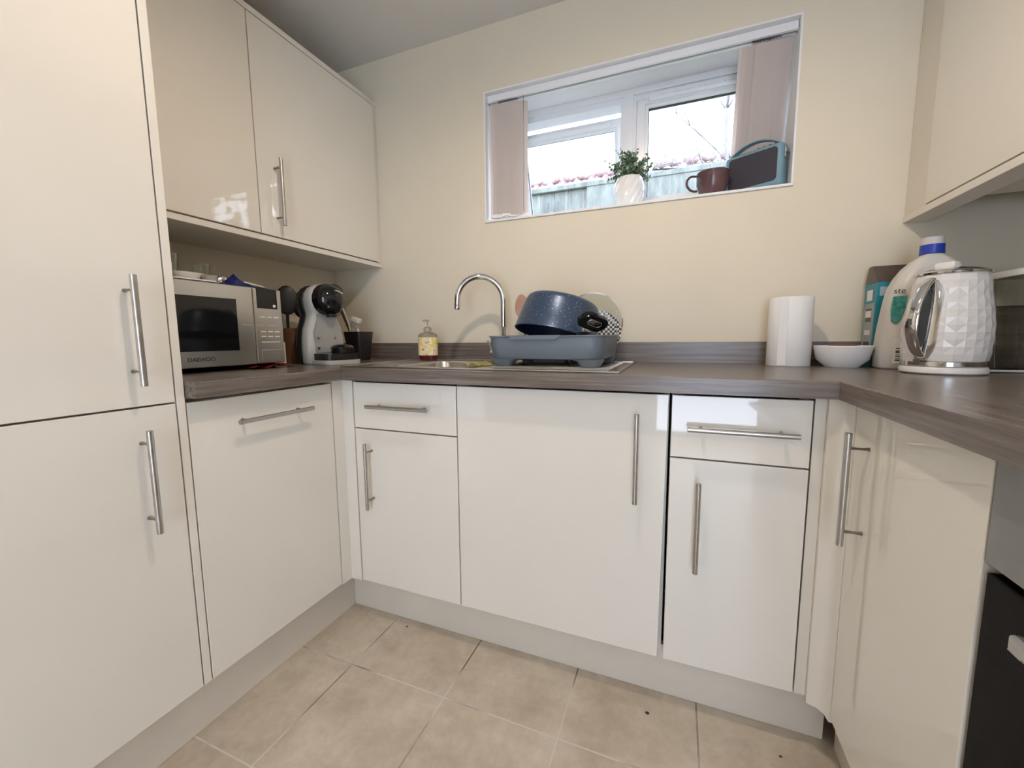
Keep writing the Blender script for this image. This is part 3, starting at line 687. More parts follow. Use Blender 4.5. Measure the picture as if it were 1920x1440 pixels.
t = thing('snack_packet', 'crumpled dark blue packet on the right of the microwave top', 'packet', (0.53, -0.705, MT))
obj('wrapper', bm, BLUE, t)
bm = bmesh.new(); prism(bm, [(-0.712, 0.0125), (-0.645, 0.0045), (-0.645, 0.0075), (-0.712, 0.0165)], lambda u, v, d: (d, u, MT + v), 0.566, 0.5705); obj('white_stripe', bm, CERAM, t)

# ================================================================== UTENSILS LEFT OF THE COFFEE MACHINE
OAK = noisy('oak_holder', (0.17, 0.075, 0.03), 0.2, 12, rough=0.5)
t = thing('utensil_holder', 'brown wooden utensil holder between the microwave and the coffee machine', 'utensil holder', (0.385, -0.385, TOP))
bm = bmesh.new(); lathe(bm, [(0, 0), (0.046, 0), (0.052, 0.14), (0.048, 0.14), (0.042, 0.006), (0, 0.006)], (0.385, -0.385, TOP + 0.0005), 28); obj('holder', bm, OAK, t, smooth=45)
def ladle(x, y, zb, tx, ty, zt, hw, hh, M, name, label, cat='utensil', rot=45, thick=0.006):
    """shaft from (x,y,zb) up to a spoon-shaped head at (tx,ty,zt)"""
    t = thing(name, label, cat, (x, y, zb))
    p0, p1 = Vector((x, y, zb)), Vector((tx, ty, zt)); d = (p1 - p0).normalized()
    bm = bmesh.new(); tube(bm, [p0, p0.lerp(p1, .6), p1], [0.006, 0.005, 0.007], 10); obj('shaft', bm, M, t, smooth=40)
    bm = bmesh.new(); bmesh.ops.create_uvsphere(bm, u_segments=20, v_segments=12, radius=1)
    a = math.radians(rot); u = Vector((math.cos(a), math.sin(a), 0)); u = (u - d * u.dot(d)).normalized(); nn = d.cross(u)
    xf(bm, basis(p1 + d * hh * .8, u * hw, d * hh, nn * thick)); obj('head', bm, M, t, smooth=60)
# vectors: u is across the view from the camera (approximately +x+y)
ladle(0.372, -0.398, TOP + 0.02, 0.374, -0.396, 1.118, 0.042, 0.060, BLACKM, 'serving_spoon', 'black serving spoon leaning left out of the wooden holder beside the microwave')
ladle(0.385, -0.365, TOP + 0.02, 0.402, -0.348, 1.105, 0.040, 0.060, BLACKM, 'slotted_spoon', 'black slotted spoon standing upright in the wooden holder')
ladle(0.405, -0.390, TOP + 0.02, 0.425, -0.335, 1.135, 0.030, 0.050, BLACKM, 'soup_ladle', 'black ladle leaning right in the wooden holder behind the coffee machine')
o = obj('timer_plug', box(0.47, 0.50, -0.575, -0.525, TOP + 0.018, TOP + 0.078, 0.004), WHITEP); 
bpy.data.objects.remove(o)
t = thing('spice_box', 'small white carton with black markings behind the right end of the microwave', 'box', (0.458, -0.53, TOP + 0.0005))
obj('carton', box(0.430, 0.486, -0.552, -0.508, TOP + 0.0005, TOP + 0.085, 0.001), WHITEP, t)
bm = bmesh.new(); B(bm, 0.4861, 0.4866, -0.542, -0.538, TOP + 0.035, TOP + 0.072); B(bm, 0.4861, 0.4866, -0.530, -0.518, TOP + 0.05, TOP + 0.053); B(bm, 0.4861, 0.4866, -0.530, -0.516, TOP + 0.042, TOP + 0.044); obj('print', bm, BLACKM, t)
bm = bmesh.new(); prism(bm, [(0, 0), (0.055, 0), (0.045, 0.03), (0.008, 0.115), (0, 0.12)], lambda u, v, d: (d, -0.552 + u * .8, TOP + 0.0857 + v), 0.435, 0.478)
o = obj('cable_bundle', bm, BLACKM); tag(o, 'black wedge shaped pouch on the white carton beside the microwave', 'pouch')

# ================================================================== COFFEE MACHINE
GREYB = noisy('light_grey_plastic', (0.52, 0.50, 0.46), 0.03, 8, rough=0.32)
GREYD = noisy('mid_grey_plastic', (0.36, 0.345, 0.32), 0.03, 8, rough=0.32)
ang = math.radians(-13)
t = thing('coffee_machine', 'rounded grey and black capsule coffee machine in the left corner', 'coffee machine', (0.575, -0.410, TOP + 0.0008), ang)
# local frame: +x is the front, y the width
def cring(hw, xf_, xb, z, n=28, p=3.0):
    pts = []
    for k in range(n):
        a = 2 * PI * k / n; c, s = math.cos(a), math.sin(a)
        pts.append(((xf_ + xb) / 2 + (xf_ - xb) / 2 * math.copysign(abs(c) ** (2 / p), c), hw * math.copysign(abs(s) ** (2 / p), s), z))
    return pts
prof = [(0.000, 0.074, 0.030, -0.030), (0.006, 0.080, 0.034, -0.034), (0.06, 0.082, 0.036, -0.036), (0.10, 0.080, 0.036, -0.036), (0.135, 0.074, 0.034, -0.036), (0.165, 0.062, 0.032, -0.036), (0.185, 0.056, 0.034, -0.036),
        (0.20, 0.058, 0.044, -0.036), (0.22, 0.065, 0.052, -0.036), (0.245, 0.068, 0.056, -0.036), (0.270, 0.063, 0.054, -0.036), (0.290, 0.048, 0.046, -0.034), (0.303, 0.025, 0.030, -0.028), (0.307, 0.008, 0.012, -0.015)]
bm = bmesh.new(); loft(bm, [cring(hw, a, b, z) for z, hw, a, b in prof]); body = obj('body', bm, GREYB, t, world=False, smooth=50)
bm = bmesh.new(); loft(bm, [cring(hw * .93, -0.0362 + 0.012, -0.085 if z > .01 else -0.080, z) for z, hw, a, b in prof[:-1]]); obj('rear_shell', bm, BLACKM, t, world=False, smooth=50)
# inset front plate, mid grey
bm = bmesh.new(); pl = [(-0.052, 0.045), (0.052, 0.045), (0.056, 0.12), (0.040, 0.17), (0.038, 0.192), (-0.038, 0.192), (-0.040, 0.17), (-0.056, 0.12)]
prism(bm, pl, lambda u, v, d: (d, u, v), 0.030, 0.0395); obj('front_plate', bm, GREYD, t, world=False)
# black round head
bm = bmesh.new(); lathe(bm, [(0, 0.048), (0.020, 0.0455), (0.040, 0.036), (0.054, 0.020), (0.060, 0.002), (0.060, -0.03), (0, -0.03)], (0, 0, 0), 40); xf(bm, Matrix.Translation((0.052, 0, 0.245)) @ Matrix.Rotation(PI / 2, 4, 'Y') ); hd_ = obj('head_cap', bm, BLACKG, t, world=False, smooth=50)
bm = bmesh.new(); tube(bm, [(0.076, -0.008, 0.283), (0.092, 0.012, 0.275), (0.090, 0.036, 0.268)], [0.005, 0.0055, 0.005], 10); obj('lever', bm, CHROME, hd_, world=False)
bm = bmesh.new(); lathe(bm, [(0, -0.012), (0.018, -0.012), (0.021, 0), (0, 0)], (0.066, 0, 0.190), 20); obj('nozzle', bm, BLACKM, t, world=False, smooth=40)
for z in (0.062, 0.101):
    bm = bmesh.new(); B(bm, 0.038, 0.047, -0.050, -0.040, z - 0.006, z + 0.006, 0.003); obj('button', bm, CHROME, t, world=False)
bm = bmesh.new(); B(bm, 0.0396, 0.0402, 0.026, 0.0275, 0.094, 0.106); B(bm, 0.0396, 0.0402, 0.021, 0.033, 0.096, 0.0975); obj('printed_mark', bm, BLACKM, t, world=False)
bm = bmesh.new(); loft(bm, [[(x + 0.085, y, z) for x, y in rrect(0.125, w_, 0.03, 6)] for z, w_ in ((0.0, 0.146), (0.003, 0.150), (0.016, 0.150))]); obj('drip_tray', bm, GREYB, t, world=False, smooth=45)
bm = bmesh.new(); loft(bm, [[(x + 0.086, y, z) for x, y in rrect(0.112, 0.138, 0.026, 6)] for z in (0.0162, 0.040)]); obj('tray_insert', bm, BLACKM, t, world=False, smooth=45)
bm = bmesh.new(); lathe(bm, [(0, 0), (0.040, 0), (0.043, 0.022), (0.036, 0.030), (0.020, 0.034), (0, 0.034)], (0.092, 0.022, 0.0403), 28); obj('cup_stand', bm, BLACKG, t, world=False, smooth=45)

# ================================================================== UTENSIL POT RIGHT OF THE COFFEE MACHINE
t = thing('utensil_pot', 'square black utensil pot in the corner behind the coffee machine', 'utensil pot', (0.532, -0.165, TOP))
bm = bmesh.new(); loft(bm, [[(x, y, z) for x, y in rrect(w_, w_, 0.012, 4, 0.532, -0.165)] for z, w_ in ((TOP + .0005, 0.072), (TOP + 0.128, 0.096))], cap1=False)
loft(bm, [[(x, y, z) for x, y in rrect(w_, w_, 0.010, 4, 0.532, -0.165)] for z, w_ in ((TOP + 0.128, 0.096), (TOP + 0.128, 0.089), (TOP + 0.01, 0.066))], cap0=False)
obj('pot', bm, BLACKM, t, smooth=30)
DGR = noisy('dark_grey_nylon', (0.06, 0.06, 0.058), 0.1, 20, rough=0.35)
ladle(0.540, -0.172, TOP + 0.02, 0.445, -0.195, 1.180, 0.042, 0.042, DGR, 'strainer', 'dark grey round headed strainer behind the head of the coffee machine', thick=0.010)
t = thing('spatula', 'steel shafted spatula leaning left in the black utensil pot', 'spatula', (0.53, -0.175, TOP + 0.02))
bm = bmesh.new(); tube(bm, [(0.530, -0.180, TOP + 0.02), (0.508, -0.195, 1.07), (0.486, -0.205, 1.14)], [0.006, 0.006, 0.0045], 10); obj('shaft', bm, STEEL, t, smooth=40)
t = thing('dish_brush', 'white headed dish brush standing in the black utensil pot', 'brush', (0.550, -0.155, TOP + 0.02))
bm = bmesh.new(); tube(bm, [(0.548, -0.155, TOP + 0.02), (0.522, -0.165, 1.075)], 0.006, 10); obj('shaft', bm, WHITEP, t)
bm = bmesh.new(); B(bm, -0.022, 0.022, -0.014, 0.014, -0.012, 0.012, 0.005); xf(bm, Matrix.Translation((0.522, -0.165, 1.090)) @ Matrix.Rotation(math.radians(18), 4, 'Y')); obj('head', bm, WHITEP, t, smooth=40)
bm = bmesh.new(); B(bm, -0.020, 0.020, -0.012, 0.012, -0.034, -0.0125, 0.002); xf(bm, Matrix.Translation((0.522, -0.165, 1.090)) @ Matrix.Rotation(math.radians(18), 4, 'Y')); obj('bristles', bm, noisy('cream_bristle', (0.45, 0.42, 0.36), .15, 200, rough=.8), t)

# ================================================================== RIGHT WORKTOP
PAPER = noisy('white_kitchen_paper', (0.84, 0.83, 0.81), 0.01, 10, rough=0.9, bmp=0.15, bscale=300)
t = thing('paper_towel_roll', 'white kitchen paper roll standing on the worktop', 'paper towel', (2.206, -0.105, TOP))
bm = bmesh.new(); lathe(bm, [(0.021, 0), (0.0585, 0), (0.060, 0.002), (0.060, 0.211), (0.0585, 0.213), (0.021, 0.213)], (2.206, -0.105, TOP + 0.0005), 64, closed=True); obj('roll', bm, PAPER, t, smooth=40)
bm = bmesh.new(); B(bm, -0.0005, 0.0005, -0.012, 0.012, 0.003, 0.210); xf(bm, Matrix.Translation((2.206, -0.105, TOP + .0005)) @ Matrix.Rotation(math.radians(-118), 4, 'Z') @ Matrix.Translation((0.0604, 0, 0))); obj('loose_edge', bm, PAPER, t)
bm = bmesh.new(); lathe(bm, [(0.019, 0.0), (0.0208, 0.0), (0.0208, 0.212), (0.019, 0.212)], (2.206, -0.105, TOP + .0005), 24, closed=True); obj('core', bm, noisy('cardboard', (0.35, 0.25, 0.16), .1, 20, rough=.9), t)
t = thing('snack_bowl', 'small white bowl with red food between the paper roll and the teal box', 'bowl', (2.338, -0.135, TOP))
bm = bmesh.new(); lathe(bm, [(0, 0), (0.042, 0), (0.044, 0.003), (0.064, 0.022), (0.073, 0.062), (0.0715, 0.0635), (0.069, 0.062), (0.060, 0.024), (0.040, 0.006), (0, 0.006)], (2.338, -0.135, TOP + .0005), 48); obj('bowl', bm, CERAM, t, smooth=50)
bm = bmesh.new()
lathe(bm, [(0, 0.0655), (0.03, 0.065), (0.052, 0.058), (0.060, 0.040), (0, 0.035)], (2.338, -0.135, TOP + .0005), 24); obj('food', bm, noisy('red_food', (0.35, 0.05, 0.04), 0.3, 60, rough=0.5), t, smooth=50)
# teal box
TEAL = noisy('teal_card', (0.022, 0.24, 0.31), 0.05, 8, rough=0.35)
SIDEC = noisy('pale_grey_card', (0.30, 0.36, 0.37), 0.12, 20, rough=0.45)
BRN = noisy('dark_brown_card', (0.085, 0.065, 0.055), 0.1, 8, rough=0.35)
t = thing('detergent_box', 'tall teal carton with brown top behind the white plastic bottle', 'box', (2.50, -0.07, TOP), math.radians(0))
bx0, bx1, by0, by1 = 2.418, 2.600, -0.105, -0.022
bm = bmesh.new(); B(bm, bx0, bx1, by0, by1, TOP + .0005, 1.160, 0.001); cb = obj('carton', bm, TEAL, t)
bm = bmesh.new(); loft(bm, [[(bx0, by0, 1.1605), (bx1, by0, 1.1605), (bx1, by1, 1.1605), (bx0, by1, 1.1605)], [(bx0 + .006, by1 - 0.03, 1.213), (bx1 - .006, by1 - 0.03, 1.213), (bx1 - .006, by1, 1.213), (bx0 + .006, by1, 1.213)]]); obj('top_flap', bm, BRN, t)
obj('side_print', box(bx0 - 0.0006, bx0 - 0.0001, by0 + 0.006, by1 - 0.006, 0.955, 1.10), SIDEC, cb)
for z0, z1, M in ((1.108, 1.140, CERAM), (1.045, 1.085, BRN), (1.058, 1.078, CERAM), (1.005, 1.020, CERAM), (0.970, 0.985, BRN)):
    d_ = 0.0012 if M is CERAM else 0.0009
    obj('icon', box(bx0 - d_, bx0 - d_ + .0004, by0 + 0.022, by1 - 0.022, z0, z1), M, cb)
obj('pale_panel', box(bx0 + 0.008, bx1 - 0.01, by0 - 0.0008, by0 - 0.0001, 1.120, 1.146), noisy('pale_blue_print', (0.42, 0.55, 0.62), .05, 9, rough=.4), cb)
obj('navy_patch', box(bx0 + 0.002, bx0 + 0.04, by0 - 0.0006, by0 - 0.0001, 0.921, 0.944), BLUE, cb)
obj('lettering', text_bm('27', 0.026, basis((bx0 + 0.004, by0 - 0.0010, 0.923), (1, 0, 0), (0, 0, 1), (0, -1, 0)), 0.0003), CERAM, cb)
# big white bottle
JUGM = mat('milky_plastic', (0.66, 0.64, 0.60), 0.38, 0.0, Subsurface_Weight=0.15); n_, l_, b_ = nt(JUGM)
jb = 0.005
t = thing('plastic_bottle', 'large milky plastic bottle with a blue and white cap behind the kettle', 'bottle', (2.507, -0.168, TOP + .0005))
bm = bmesh.new()
def jr(xc, w_, d_, z, r): return [(x, y, TOP + .0005 + z * .94) for x, y in rrect(w_ * .96, d_, r * .8, 7, xc - 0.023, -0.168)]
JS = [(2.528, 0.196, 0.086, 0.0, .035), (2.528, 0.206, 0.094, 0.006, .04), (2.528, 0.208, 0.096, 0.06, .042), (2.530, 0.204, 0.095, 0.12, .042), (2.531, 0.196, 0.092, 0.17, .042), (2.531, 0.190, 0.090, 0.20, .042), (2.531, 0.178, 0.088, 0.235, .042), (2.531, 0.155, 0.084, 0.265, .040), (2.531, 0.122, 0.076, 0.292, .036), (2.531, 0.085, 0.062, 0.312, .030), (2.531, 0.054, 0.050, 0.324, .024), (2.531, 0.044, 0.044, 0.330, .0215)]
loft(bm, [jr(*s) for s in JS]); bt = obj('bottle', bm, JUGM, t, smooth=60)
bm = bmesh.new(); lathe(bm, [(0, 0), (0.0255, 0), (0.025, 0.024), (0, 0.024)], (2.508, -0.168, TOP + 0.3112), 32); obj('collar', bm, noisy('blue_cap_plastic', (0.02, 0.05, 0.42), .05, 8, rough=.35), t, smooth=40)
bm = bmesh.new(); lathe(bm, [(0, 0), (0.0225, 0), (0.022, 0.017), (0.019, 0.020), (0, 0.021)], (2.508, -0.168, TOP + 0.3354), 32); obj('cap', bm, noisy('lilac_white_plastic', (0.62, 0.58, 0.60), .03, 8, rough=.35), t, smooth=40)
yj = -0.168 - 0.0455
bm = bmesh.new(); prism(bm, [(2.418, 1.108), (2.446, 1.110), (2.444, 1.078), (2.436, 1.045), (2.427, 1.036), (2.418, 1.043), (2.415, 1.073)], lambda u, v, d: (u, d, v), yj - 0.0030, yj + 0.004)
obj('teal_print', bm, noisy('bubbly_teal_print', (0.06, 0.30, 0.27), 0.5, 90, rough=.3), bt)
obj('lettering', text_bm('ste', 0.022, basis((2.416, yj - 0.0030, 1.116), (1, 0, 0), (0, 0, 1), (0, -1, 0)), 0.0003), BLACKM, bt)
bm = bmesh.new()
for k, hh_ in enumerate((.005, .002, .004, .002, .006, .002, .003)): B(bm, 2.432, 2.450, yj - .0035, yj - .0028, 0.934 + k * .0055, 0.934 + k * .0055 + hh_ * .7)
obj('bar_code', bm, BLACKM, bt)
obj('back_label', box(2.428, 2.48, yj - .0028, yj + .002, 0.926, 0.995, 0.0006), WHITEP, bt)

# ---- kettle
t = thing('kettle', 'white faceted electric kettle with chrome handle on the right worktop', 'kettle', (2.482, -0.325, TOP))
KX, KYY = 2.482, -0.325
bm = bmesh.new(); lathe(bm, [(0, 0), (0.073, 0), (0.078, 0.004), (0.0785, 0.013), (0.075, 0.018), (0, 0.018)], (KX, KYY, TOP + .0005), 64); obj('power_base', bm, WHITEP, t, smooth=40)
bm = bmesh.new(); lathe(bm, [(0, 0), (0.0760, 0), (0.077, 0.001), (0.077, 0.011), (0.0755, 0.0125), (0, 0.0125)], (KX, KYY, TOP + 0.0195), 64); obj('chrome_band', bm, CHROME, t, smooth=40)
FAC = noisy('white_faceted_plastic', (0.80, 0.775, 0.75), 0.01, 6, rough=0.22)
KZ0, KZ1 = TOP + 0.0325, TOP + 0.236
def krad(f): return 0.0755 + 0.0045 * math.sin(PI * min(1, f * 1.35)) - 0.0125 * f ** 2.4
NR, NS = 12, 14
bm = bmesh.new(); lat = []
def kv(s_, k, dr_=0.0):
    f = k / NR; a = 2 * PI * (s_ + 0.5 * (k % 2)) / NS; q = krad(f) + dr_
    return (KX + q * math.cos(a), KYY + q * math.sin(a), KZ0 + (KZ1 - KZ0) * f)
V_ = {}
def kvert(s_, k):
    s_ %= NS
    if (s_, k) not in V_: V_[(s_, k)] = bm.verts.new(kv(s_, k))
    return V_[(s_, k)]
for k in range(0, NR):                       # rhombic facets, each a low four sided pyramid
    for s_ in range(NS):
        # rhombus centred on the lattice row k+1 edge between rows k and k+2
        if k + 2 <= NR:
            lo = kvert(s_, k); hi = kvert(s_, k + 2)
            l_s, r_s = (s_ - 1, s_) if k % 2 == 0 else (s_, s_ + 1)
            le, ri = kvert(l_s, k + 1), kvert(r_s, k + 1)
            c0 = (Vector(kv(s_ % NS, k)) + Vector(kv(s_ % NS, k + 2))) / 2
            rr_ = Vector((c0.x - KX, c0.y - KYY, 0)); rr_.normalize()
            c = bm.verts.new(Vector((KX, KYY, c0.z)) + rr_ * (krad((k + 1) / NR) + 0.0014))
            bm.faces.new((lo, ri, c)); bm.faces.new((ri, hi, c)); bm.faces.new((hi, le, c)); bm.faces.new((le, lo, c))
for s_ in range(NS):
    bm.faces.new((kvert(s_, 0), kvert(s_ + 1, 0), kvert(s_, 1)))
    bm.faces.new((kvert(s_, NR), kvert(s_ - 1, NR - 1), kvert(s_ - 1, NR)))
bm.faces.new([kvert(s_, 0) for s_ in range(NS)]); bm.faces.new([kvert(s_, NR) for s_ in range(NS)])
obj('body', bm, FAC, t)
rt = krad(1.0)
bm = bmesh.new(); lathe(bm, [(0, 0), (rt + 0.002, 0), (rt + 0.003, 0.004), (rt - 0.001, 0.007), (rt - 0.012, 0.012), (0.03, 0.017), (0, 0.018)], (KX, KYY, KZ1 + .0003), 48); obj('lid', bm, CHROME, t, smooth=30)
bm = bmesh.new(); B(bm, -0.014, 0.014, -0.020, 0.020, 0.0, 0.016, 0.006); xf(bm, Matrix.Translation((KX - 0.018, KYY - 0.02, KZ1 + 0.013)) @ Matrix.Rotation(math.radians(40), 4, 'Z')); obj('lid_knob', bm, WHITEP, t, smooth=40)
ha = math.radians(217)                              # direction of the handle
hx, hy = math.cos(ha), math.sin(ha)
def kp(r, s, z): return (KX + hx * r - hy * s, KYY + hy * r + hx * s, z)   # r outwards, s sideways
# handle backing plate with the water gauge
bm = bmesh.new(); plate = []
for k in range(13):
    f = k / 12; z = 0.948 + f * (1.132 - 0.948); wd = 0.027 * (1 - abs(2 * f - 1) ** 5 * 0.55)
    r = krad((z - KZ0) / (KZ1 - KZ0)) + 0.0025
    plate.append([kp(r - 0.014, -wd, z), kp(r - .003, -wd, z), kp(r + 0.001, -wd * .75, z), kp(r + 0.003, 0, z), kp(r + 0.001, wd * .75, z), kp(r - .003, wd, z), kp(r - 0.014, wd, z)])
loft(bm, plate); bp_ = obj('handle_plate', bm, CHROME, t, smooth=40)
bm = bmesh.new(); gz = []
for k in range(13):
    f = k / 12; z = 0.975 + f * (1.110 - 0.975); wd = 0.012 * math.sqrt(max(0.02, 1 - abs(2 * f - 1) ** 3))
    r = krad((z - KZ0) / (KZ1 - KZ0)) + 0.0056
    gz.append([kp(r - .003, -wd, z), kp(r + 0.0006, -wd, z), kp(r + 0.0012, 0, z), kp(r + 0.0006, wd, z), kp(r - .003, wd, z)])
loft(bm, gz); obj('water_gauge', bm, noisy('smoky_window', (0.10, 0.105, 0.10), .1, 8, rough=.2), bp_, smooth=40)
# bow handle
bm = bmesh.new(); secs = []
for k in range(17):
    f = k / 16; z = 0.954 + f * (1.134 - 0.954)
    r = krad((z - KZ0) / (KZ1 - KZ0)) + 0.004 + 0.040 * math.sin(PI * f) ** 0.62
    w2 = 0.0105 + 0.004 * math.sin(PI * f); th = 0.0085
    c = Vector(kp(r, 0, z)); ring = []
    # local thickness direction follows the bow
    f2 = min(1, f + .02); f1 = max(0, f - .02)
    rr1 = krad((z - KZ0) / (KZ1 - KZ0)) + 0.040 * math.sin(PI * f1) ** 0.62; rr2 = krad((z - KZ0) / (KZ1 - KZ0)) + 0.040 * math.sin(PI * max(1e-9, f2) if f2 < 1 else 0) ** 0.62
    tz = (f2 - f1) * 0.18; tr = rr2 - rr1; ln = math.hypot(tz, tr); nr, nz = tz / ln, -tr / ln
    for q in range(14):
        a = 2 * PI * q / 14; u = math.cos(a) * w2; v = math.sin(a) * th * 0.62
        ring.append(kp(r + nr * v, u, z + nz * v))
    secs.append(ring)
loft(bm, secs); obj('handle', bm, CHROME, t, smooth=60)
# small emblem under the handle
bm = bmesh.new(); zz = 0.944; rE = krad((zz - KZ0) / (KZ1 - KZ0)) + 0.0022
def ell(cu, cv, a, b, d0=0.0, d1=0.0012, n=20): prism(bm, [(cu + a * math.cos(2 * PI * k / n), cv + b * math.sin(2 * PI * k / n)) for k in range(n)], lambda u, v, d: kp(rE + d, u, zz + v), d0, d1)
ell(-0.007, -0.0005, 0.0075, 0.0042)
for k in range(3): ell(0.0055, 0.005 - k * 0.005, 0.0075, 0.0016)
obj('emblem', bm, STEEL, t)
# cord
bm = bmesh.new(); tube(bm, [(KX + 0.07, KYY + 0.02, TOP + 0.008), (2.58, -0.295, TOP + 0.006), (2.64, -0.272, TOP + 0.0045), (2.70, -0.262, TOP + 0.004), (2.775, -0.262, TOP + 0.004)], 0.0032, 10); obj('power_cord', bm, WHITEP, t, smooth=60)
# lidded container
t = thing('storage_jar', 'clear container with a flat white lid behind the kettle', 'container', (2.722, -0.105, TOP))
bm = bmesh.new(); loft(bm, [[(x, y, z) for x, y in rrect(w_, w_, .02, 5, 2.702, -0.213)] for z, w_ in ((TOP + .0075, .10), (1.145, .125))]); obj('jar', bm, CLEARP, t, smooth=45)
bm = bmesh.new(); loft(bm, [[(x, y, z) for x, y in rrect(w_, w_, .024, 5, 2.702, -0.213)] for z, w_ in ((1.146, .140), (1.150, .142), (1.160, .140), (1.163, .13))]); obj('lid', bm, WHITEP, t, smooth=45)
bm = box(2.640, 2.780, -0.130, -0.022, TOP + .0005, 1.080, 0.004)
o = obj('bread_bin', bm, WTX); tag(o, 'dark wood grain box in the right corner behind the kettle and clear container', 'box')

# ================================================================== WINDOW SILL THINGS
# vertical blind
VANE = mat('pale_blind_fabric', (0.84, 0.77, 0.73), 0.8, 0.0); n_, l_, b_ = nt(VANE)
tr_ = n_.new('ShaderNodeBsdfTranslucent'); tr_.inputs[0].default_value = (0.84, 0.77, 0.73, 1); mx_ = n_.new('ShaderNodeMixShader'); mx_.inputs[0].default_value = 0.5
l_.new(b_.outputs[0], mx_.inputs[1]); l_.new(tr_.outputs[0], mx_.inputs[2]); l_.new(mx_.outputs[0], n_['Material Output'].inputs[0])
bump(VANE, noise(VANE, coords(VANE), 600, 2), 0.3)
t = thing('vertical_blind', 'pale fabric vertical blind drawn back to both sides of the window', 'blind', ((WX0 + WX1) / 2, 0.04, SILL))
bm = bmesh.new()
hz0, hz1 = WZ1 - 0.032, WZ1 - 0.0062
B(bm, WX0 + 0.008, WX1 - 0.008, 0.020, 0.031, hz0, hz1, 0.001); B(bm, WX0 + 0.008, WX1 - 0.008, 0.044, 0.055, hz0, hz1, 0.001); B(bm, WX0 + 0.008, WX1 - 0.008, 0.031, 0.044, hz1 - 0.006, hz1)
obj('headrail', bm, UPVC, t)
obj('rail_groove', box(WX0 + 0.010, WX1 - 0.010, 0.0312, 0.0438, hz1 - 0.016, hz1 - 0.0062), noisy('dark_track', (0.10, 0.11, 0.14), .1, 8, rough=.5), t)
def vane(xc, rot, yc=0.0375, bend=0.003, push=0.0):
    n = 6; W_ = 0.089; z0, z1 = SILL + 0.022, hz0 - 0.010; hw = W_ / 2
    Mv = Matrix.Translation((xc, yc, z1)) @ Matrix.Rotation(push, 4, 'X') @ Matrix.Rotation(rot, 4, 'Z') @ Matrix.Translation((0, 0, -z1))
    bm = bmesh.new(); ring = []
    for s_, off in ((1, 0.0), (-1, 0.0007)):
        for k in (range(n + 1) if s_ == 1 else range(n, -1, -1)):
            u = -hw + W_ * k / n; ring.append((u, bend * ((2 * u / W_) ** 2 - 1) + off))
    loft(bm, [[(x, y, z0) for x, y in ring], [(x, y, z1) for x, y in ring]]); xf(bm, Mv)
    o = obj('vane', bm, VANE, t)
    bm = bmesh.new(); B(bm, -hw, hw, -0.0040, -0.0008, z0 - 0.008, z0 + 0.006); xf(bm, Mv); obj('weight', bm, WHITEP, o)
    bm = bmesh.new(); B(bm, -0.006, 0.006, -0.003, 0.003, z1 - 0.002, hz0 + 0.003); xf(bm, Matrix.Translation((xc, yc, 0)) @ Matrix.Rotation(rot, 4, 'Z')); obj('hanger', bm, CHROME, o)
for k in range(8): vane(1.154 + k * 0.0108, math.radians(17 + ((k * 3) % 4) * 3.5 - 5), yc=0.0400, bend=0.007)
for k in range(9): vane(2.080 + k * 0.0092, math.radians(17 + ((k * 3) % 4) * 3.5 - 5), yc=0.0400, bend=0.007, push=math.radians(18.7))
bm = bmesh.new()
for (xa, ya, xb, yb) in ((1.118, 0.012, 1.19, 0.006), (1.19, 0.006, 1.262, 0.012)):
    pts = []
    for k in range(13):
        f = k / 12; pts.append((xa + (xb - xa) * f, ya + (yb - ya) * f, SILL + 0.014 - 0.008 * math.sin(PI * f)))
    tube(bm, pts, 0.0011, 6)
obj('bottom_chain', bm, STEEL, t)
bm = bmesh.new(); tube(bm, [(1.262, 0.030, hz0), (1.263, 0.028, 1.75), (1.262, 0.028, SILL + 0.03)], 0.0013, 6); obj('cord', bm, noisy('grey_cord', (0.45, .45, .47), .1, 9, rough=.6), t)

# potted plant
t = thing('potted_plant', 'small leafy green plant in a white textured pot on the window sill', 'plant', (1.680, 0.095, SILL))
px, py = 1.680, 0.095
bm = bmesh.new(); rings = []; NS = 28
PP = [(0.036, 0), (0.040, 0.004), (0.047, 0.022), (0.053, 0.045), (0.056, 0.065), (0.055, 0.088), (0.051, 0.108), (0.047, 0.120)]
for k, (r, z) in enumerate(PP):
    rings.append([bm.verts.new((px + (r + (0.0022 if (s + k) % 2 else -0.0006) * (0 < k < 7)) * math.cos(2 * PI * s / NS), py + (r + (0.0022 if (s + k) % 2 else -0.0006) * (0 < k < 7)) * math.sin(2 * PI * s / NS), SILL + z + .0003)) for s in range(NS)])
for a, b in zip(rings, rings[1:]):
    for s in range(NS): bm.faces.new((a[s], a[(s + 1) % NS], b[(s + 1) % NS], b[s]))
bm.faces.new(rings[0]); inn = [bm.verts.new((px + 0.043 * math.cos(2 * PI * s / NS), py + 0.043 * math.sin(2 * PI * s / NS), SILL + 0.112)) for s in range(NS)]
for s in range(NS): bm.faces.new((rings[-1][s], rings[-1][(s + 1) % NS], inn[(s + 1) % NS], inn[s]))
bm.faces.new(inn)
obj('pot', bm, CERAM, t)
LEAF = mat('plant_leaf', (0.1, 0.2, 0.08), 0.5); n_, l_, b_ = nt(LEAF)
l_.new(ramp(LEAF, noise(LEAF, coords(LEAF), 60, 2), [(0.3, (0.03, 0.09, 0.05)), (0.5, (0.14, 0.24, 0.15)), (0.7, (0.42, 0.52, 0.38))]), b_.inputs['Base Color'])
bm = bmesh.new(); bs = bmesh.new(); rnd = random.Random(3)
